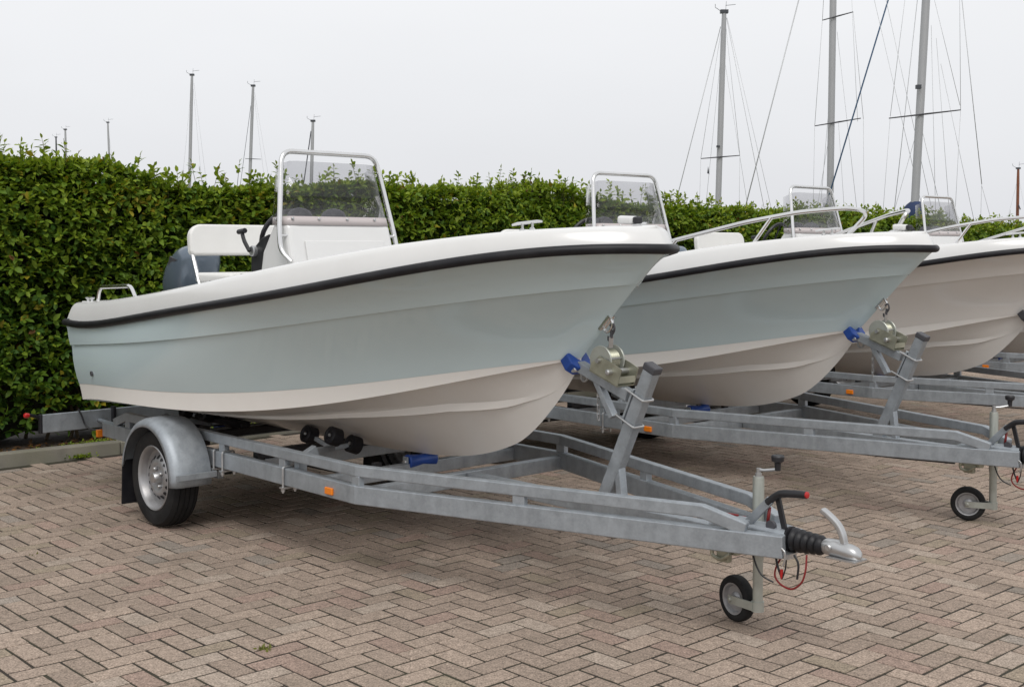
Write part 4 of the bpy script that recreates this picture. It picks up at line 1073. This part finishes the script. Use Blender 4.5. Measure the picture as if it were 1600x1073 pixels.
for (sc, tc_, zc, n, spread) in ((-6.42, .05, .065, 150, .22), (-6.44, -.6, .065, 160, .25), (-6.235, .33, .005, 50, .05), (-6.43, -1.6, .065, 180, .35), (-6.43, -3.2, .065, 160, .5)):
    org = np.stack([sc + rng.normal(0, spread * .25, n), tc_ + rng.normal(0, spread, n), np.full(n, zc)], 1)
    org[:, 0] = np.minimum(org[:, 0], -6.38) if zc > .03 else org[:, 0]
    sprigs(LV, org, np.stack([rng.normal(0, .5, n), rng.normal(0, .5, n), np.ones(n)], 1), 1, .02, .03, .9, np.full(n, .1))
p, x, n_, Ls, c = LV.arrays()
o = bpy.data.objects.new('weeds', leaf_mesh('weeds', [loc2world(p), dir2world(x), dir2world(n_), Ls, c], False)); col.objects.link(o); o['kind'] = 'stuff'
# small tufts between the bricks
LV = Leaves()
for px_, py_, n, sp in ((412, 1015, 22, .014), (60, 868, 10, .03)):
    u_ = ((px_ - 800) / 1880, (452.65 - py_) / 1880); r = np.array([u_[0], math.cos(math.radians(2)) + u_[1] * math.sin(math.radians(2)), -math.sin(math.radians(2)) + u_[1] * math.cos(math.radians(2))])
    q = r * (-1.62 / r[2]); org = np.stack([q[0] + rng.normal(0, sp, n), q[1] + rng.normal(0, sp, n), np.full(n, -.006)], 1)
    d = unit(np.stack([rng.normal(0, .5, n), rng.normal(0, .5, n), np.ones(n)], 1)); nr = unit(np.cross(d, rng.normal(0, 1, (n, 3))))
    LV.add(org, d, nr, rng.uniform(.015, .035, n), np.array([[.16, .17, .05]]) * rng.uniform(.7, 1.3, (n, 1)))
o = bpy.data.objects.new('grass_tufts', leaf_mesh('grass_tufts', LV.arrays(), False)); col.objects.link(o); o['kind'] = 'stuff'

# ------------------------------------------------------------------ sailboat masts beyond the hedge
def at(px, py, Y):
    """point of the photograph's direction (px, py) at depth Y metres"""
    cp, sp = math.cos(math.radians(2)), math.sin(math.radians(2))
    vx, vy = (px - 800) / 1880, (452.65 - py) / 1880
    r = Vector((vx, cp + vy * sp, -sp + vy * cp)); k = Y / r.y
    return Vector((0, 0, 1.62)) + r * k
def mast(label, Y, top, foot, r, m=ALU, spreaders=(), wires=(), head=True, extra=None):
    """top, foot: picture directions of the mast line; wires: (x0,y0,x1,y1,radius,material)"""
    a, b = at(*foot, Y), at(*top, Y)
    d = (b - a).normalized(); g0 = a - d * ((a.z + .03) / d.z)      # down to the ground
    th = thing('sailboat_mast', label, 'mast', loc=g0, group='sailboat masts beyond the hedge')
    loc = lambda p: Vector(p) - g0
    mb = MB(); n = 14; L_ = (b - g0).length
    mb.tube([Vector((0, 0, 0)), d * L_ * .6, d * L_ * .9, d * L_], [r, r, r * .92, r * .75], n); mb.build('pole', m, th)
    sp_ = MB(); k = 0
    for x0, y0, x1, y1 in spreaders:
        p, q = at(x0, y0, Y - .15), at(x1, y1, Y - .1); md = (p + q) / 2
        for e in (p, q):
            s1 = MB(); s1.tube([loc(md), loc(e)], [r * .22, r * .14], 6); s1.build('spreader', DARKWIRE if r < .09 else GREYPLAS, th)
            s2 = None
    for wv in wires:
        x0, y0, x1, y1 = wv[:4]; rr = wv[4] if len(wv) > 4 else .006; kind = wv[5] if len(wv) > 5 else 'w'
        p, q = at(x0, y0, Y + .2), at(x1, y1, Y + (.6 if kind == 'w' else -.4)); dd = (q - p)
        if q.z > 0.1 and len(wv) <= 6: q = p + dd * ((p.z - .2) / (p.z - q.z))
        MB().tube([loc(p), loc(q)], rr, 5).build('stay', {'w': WIRE, 'd': DARKWIRE, 'b': BLUEROPE}[kind], th)
    if head:
        hd = MB(); t_ = loc(b)
        hd.box(t_ + Vector((0, 0, .03)), (r * 2.6, r * 1.8, r * 1.1)); hd.build('mast_cap', DARKWIRE, th)
        hd = MB(); hd.tube([t_ + Vector((-r, 0, .04)), t_ + Vector((-.28, 0, .16)), t_ + Vector((-.28, 0, .26))], .009, 5); hd.tube([t_ + Vector((r * .5, 0, .04)), t_ + Vector((r * .7, 0, .35))], .006, 5)
        hd.tube([t_ + Vector((r * .7 - .02, 0, .22)), t_ + Vector((r * .7 + .30, .05, .26))], .008, 5); hd.build('wind_vane', DARKWIRE, th)
    return th, loc

mast('tallest grey mast of the left group, above the hedge left of the console', 62, (300, 118), (297, 250), .085, wires=((297.5, 150, 288, 250), (303, 130, 318, 250), (302, 140, 312, 250)))
mast('grey mast with a low spreader just left of the nearest windscreen', 62, (395.5, 135), (391, 262), .085, spreaders=((383, 248, 408, 249),), wires=((392, 165, 380, 255, .012, 'd'), (397, 150, 410, 255), (398, 145, 416, 255)))
mast('grey mast seen through the nearest windscreen, with a dark stay', 58, (489, 190), (486.5, 285), .085, wires=((486, 205, 474, 290, .028, 'd'),))
mast('thin mast with two thin stays, over the left part of the hedge', 85, (168.5, 192), (171, 255), .075, wires=((170, 208, 176, 255), (171, 230, 172, 255, .03, 'd')))
mast('short dark mast at the far left of the group', 90, (102, 203), (103, 240), .085)
mast('stubby dark mast top barely above the hedge, leftmost of all', 95, (87.5, 215), (88, 235), .07, m=DARKWIRE)
th, loc = mast('full grey mast with single spreader, leftmost of the right-hand group', 38, (1131.5, 20), (1122, 320), .094,
     spreaders=((1095, 248, 1156, 243),), wires=((1126, 42, 1055, 320, .014), (1128, 40, 1095, 248, .006, 'w', 1), (1095, 248, 1093, 320), (1129, 60, 1103, 320), (1133, 30, 1156, 243, .006, 'w', 1), (1156, 243, 1155, 320), (1135, 28, 1194, 325, .008), (1136, 28, 1205, 325), (1133, 100, 1168, 320)))
mb = MB(); mb.prism([loc(at(x, y, 38.3)) for x, y in ((1106.5, 260), (1108.5, 272), (1105, 271))], (0, .02, 0)); mb.build('pennant', DARKWIRE, th)
mb = MB(); mb.box(loc(at(1122, 229, 37.85)), (.10, .10, .06)); mb.build('mast_light', DARKWIRE, th)
th, loc = mast('tall mast with two spreader pairs and a slanting blue rope, cut by the top edge', 34, (1307.5, -380), (1297, 310), .096, head=False,
     spreaders=((1273, 197, 1345, 185), (1285, 32, 1333, 19)), wires=((1290, -60, 1285, 32, .006, 'w', 1), (1285, 32, 1273, 197, .006, 'w', 1), (1273, 197, 1271, 300), (1333, 19, 1349, 186, .006, 'w', 1), (1349, 186, 1350, 335), (1304, 60, 1284, 300), (1308, 50, 1338, 320), (1400, -40, 1297, 300, .022, 'b'), (1261, -50, 1166, 318, .017), (1310, 190, 1318, 310), (1296, 210, 1281, 300), (1330, -20, 1340, 190, .005, 'w', 1)))
th, loc = mast('thickest mast, cut by the top edge, navy cover round its foot', 31, (1460, -240), (1428, 345), .104, head=False,
     spreaders=((1389, 185, 1501, 172),), wires=((1419, -40, 1391, 182, .006, 'w', 1), (1391, 182, 1379, 340), (1440, -60, 1396, 340, .009), (1501, 172, 1493, 320), (1499, -60, 1501, 172, .006, 'w', 1), (1503, 0, 1534, 288, .010, 'w', 1), (1534, 288, 1532, 350), (1534, 290, 1549, 345), (1460, 0, 1500, 165, .006, 'w', 1), (1463, 60, 1484, 340, .006), (1440, 200, 1467, 315, .008), (1434, 200, 1400, 320), (1455, 40, 1462, 340), (1380, -20, 1450, 300), (1366, 0, 1440, 320), (1470, 100, 1522, 345)))
mb = MB(); rows = []
for f, rr in ((0, .12), (.15, .2), (.4, .28), (.75, .30), (1, .26)):
    c = loc(at(1431, 315, 31)) + (loc(at(1428, 345, 31)) - loc(at(1431, 315, 31))) * f
    rows.append([c + Vector((math.cos(a) * rr * (1 + .15 * math.sin(3 * a)), math.sin(a) * rr, 0)) for a in np.linspace(0, 2 * PI, 14, endpoint=False)])
V = mb.grid(rows, True, close_v=True); mb.face(V[0][::-1]); mb.face(V[-1]); mb.build('sail_cover', CANVAS, th)
mb = MB(); mb.box(loc(at(1435, 136, 30.8)), (.12, .12, .10)); mb.build('mast_light', DARKWIRE, th)
mast('red-brown wooden mast at the far right edge', 60, (1591, 264), (1589.5, 352), .075, m=WOODMAST, wires=((1589, 285, 1572, 350), (1593, 285, 1606, 350), (1590, 316, 1594, 327, .03, 'd', 1)))
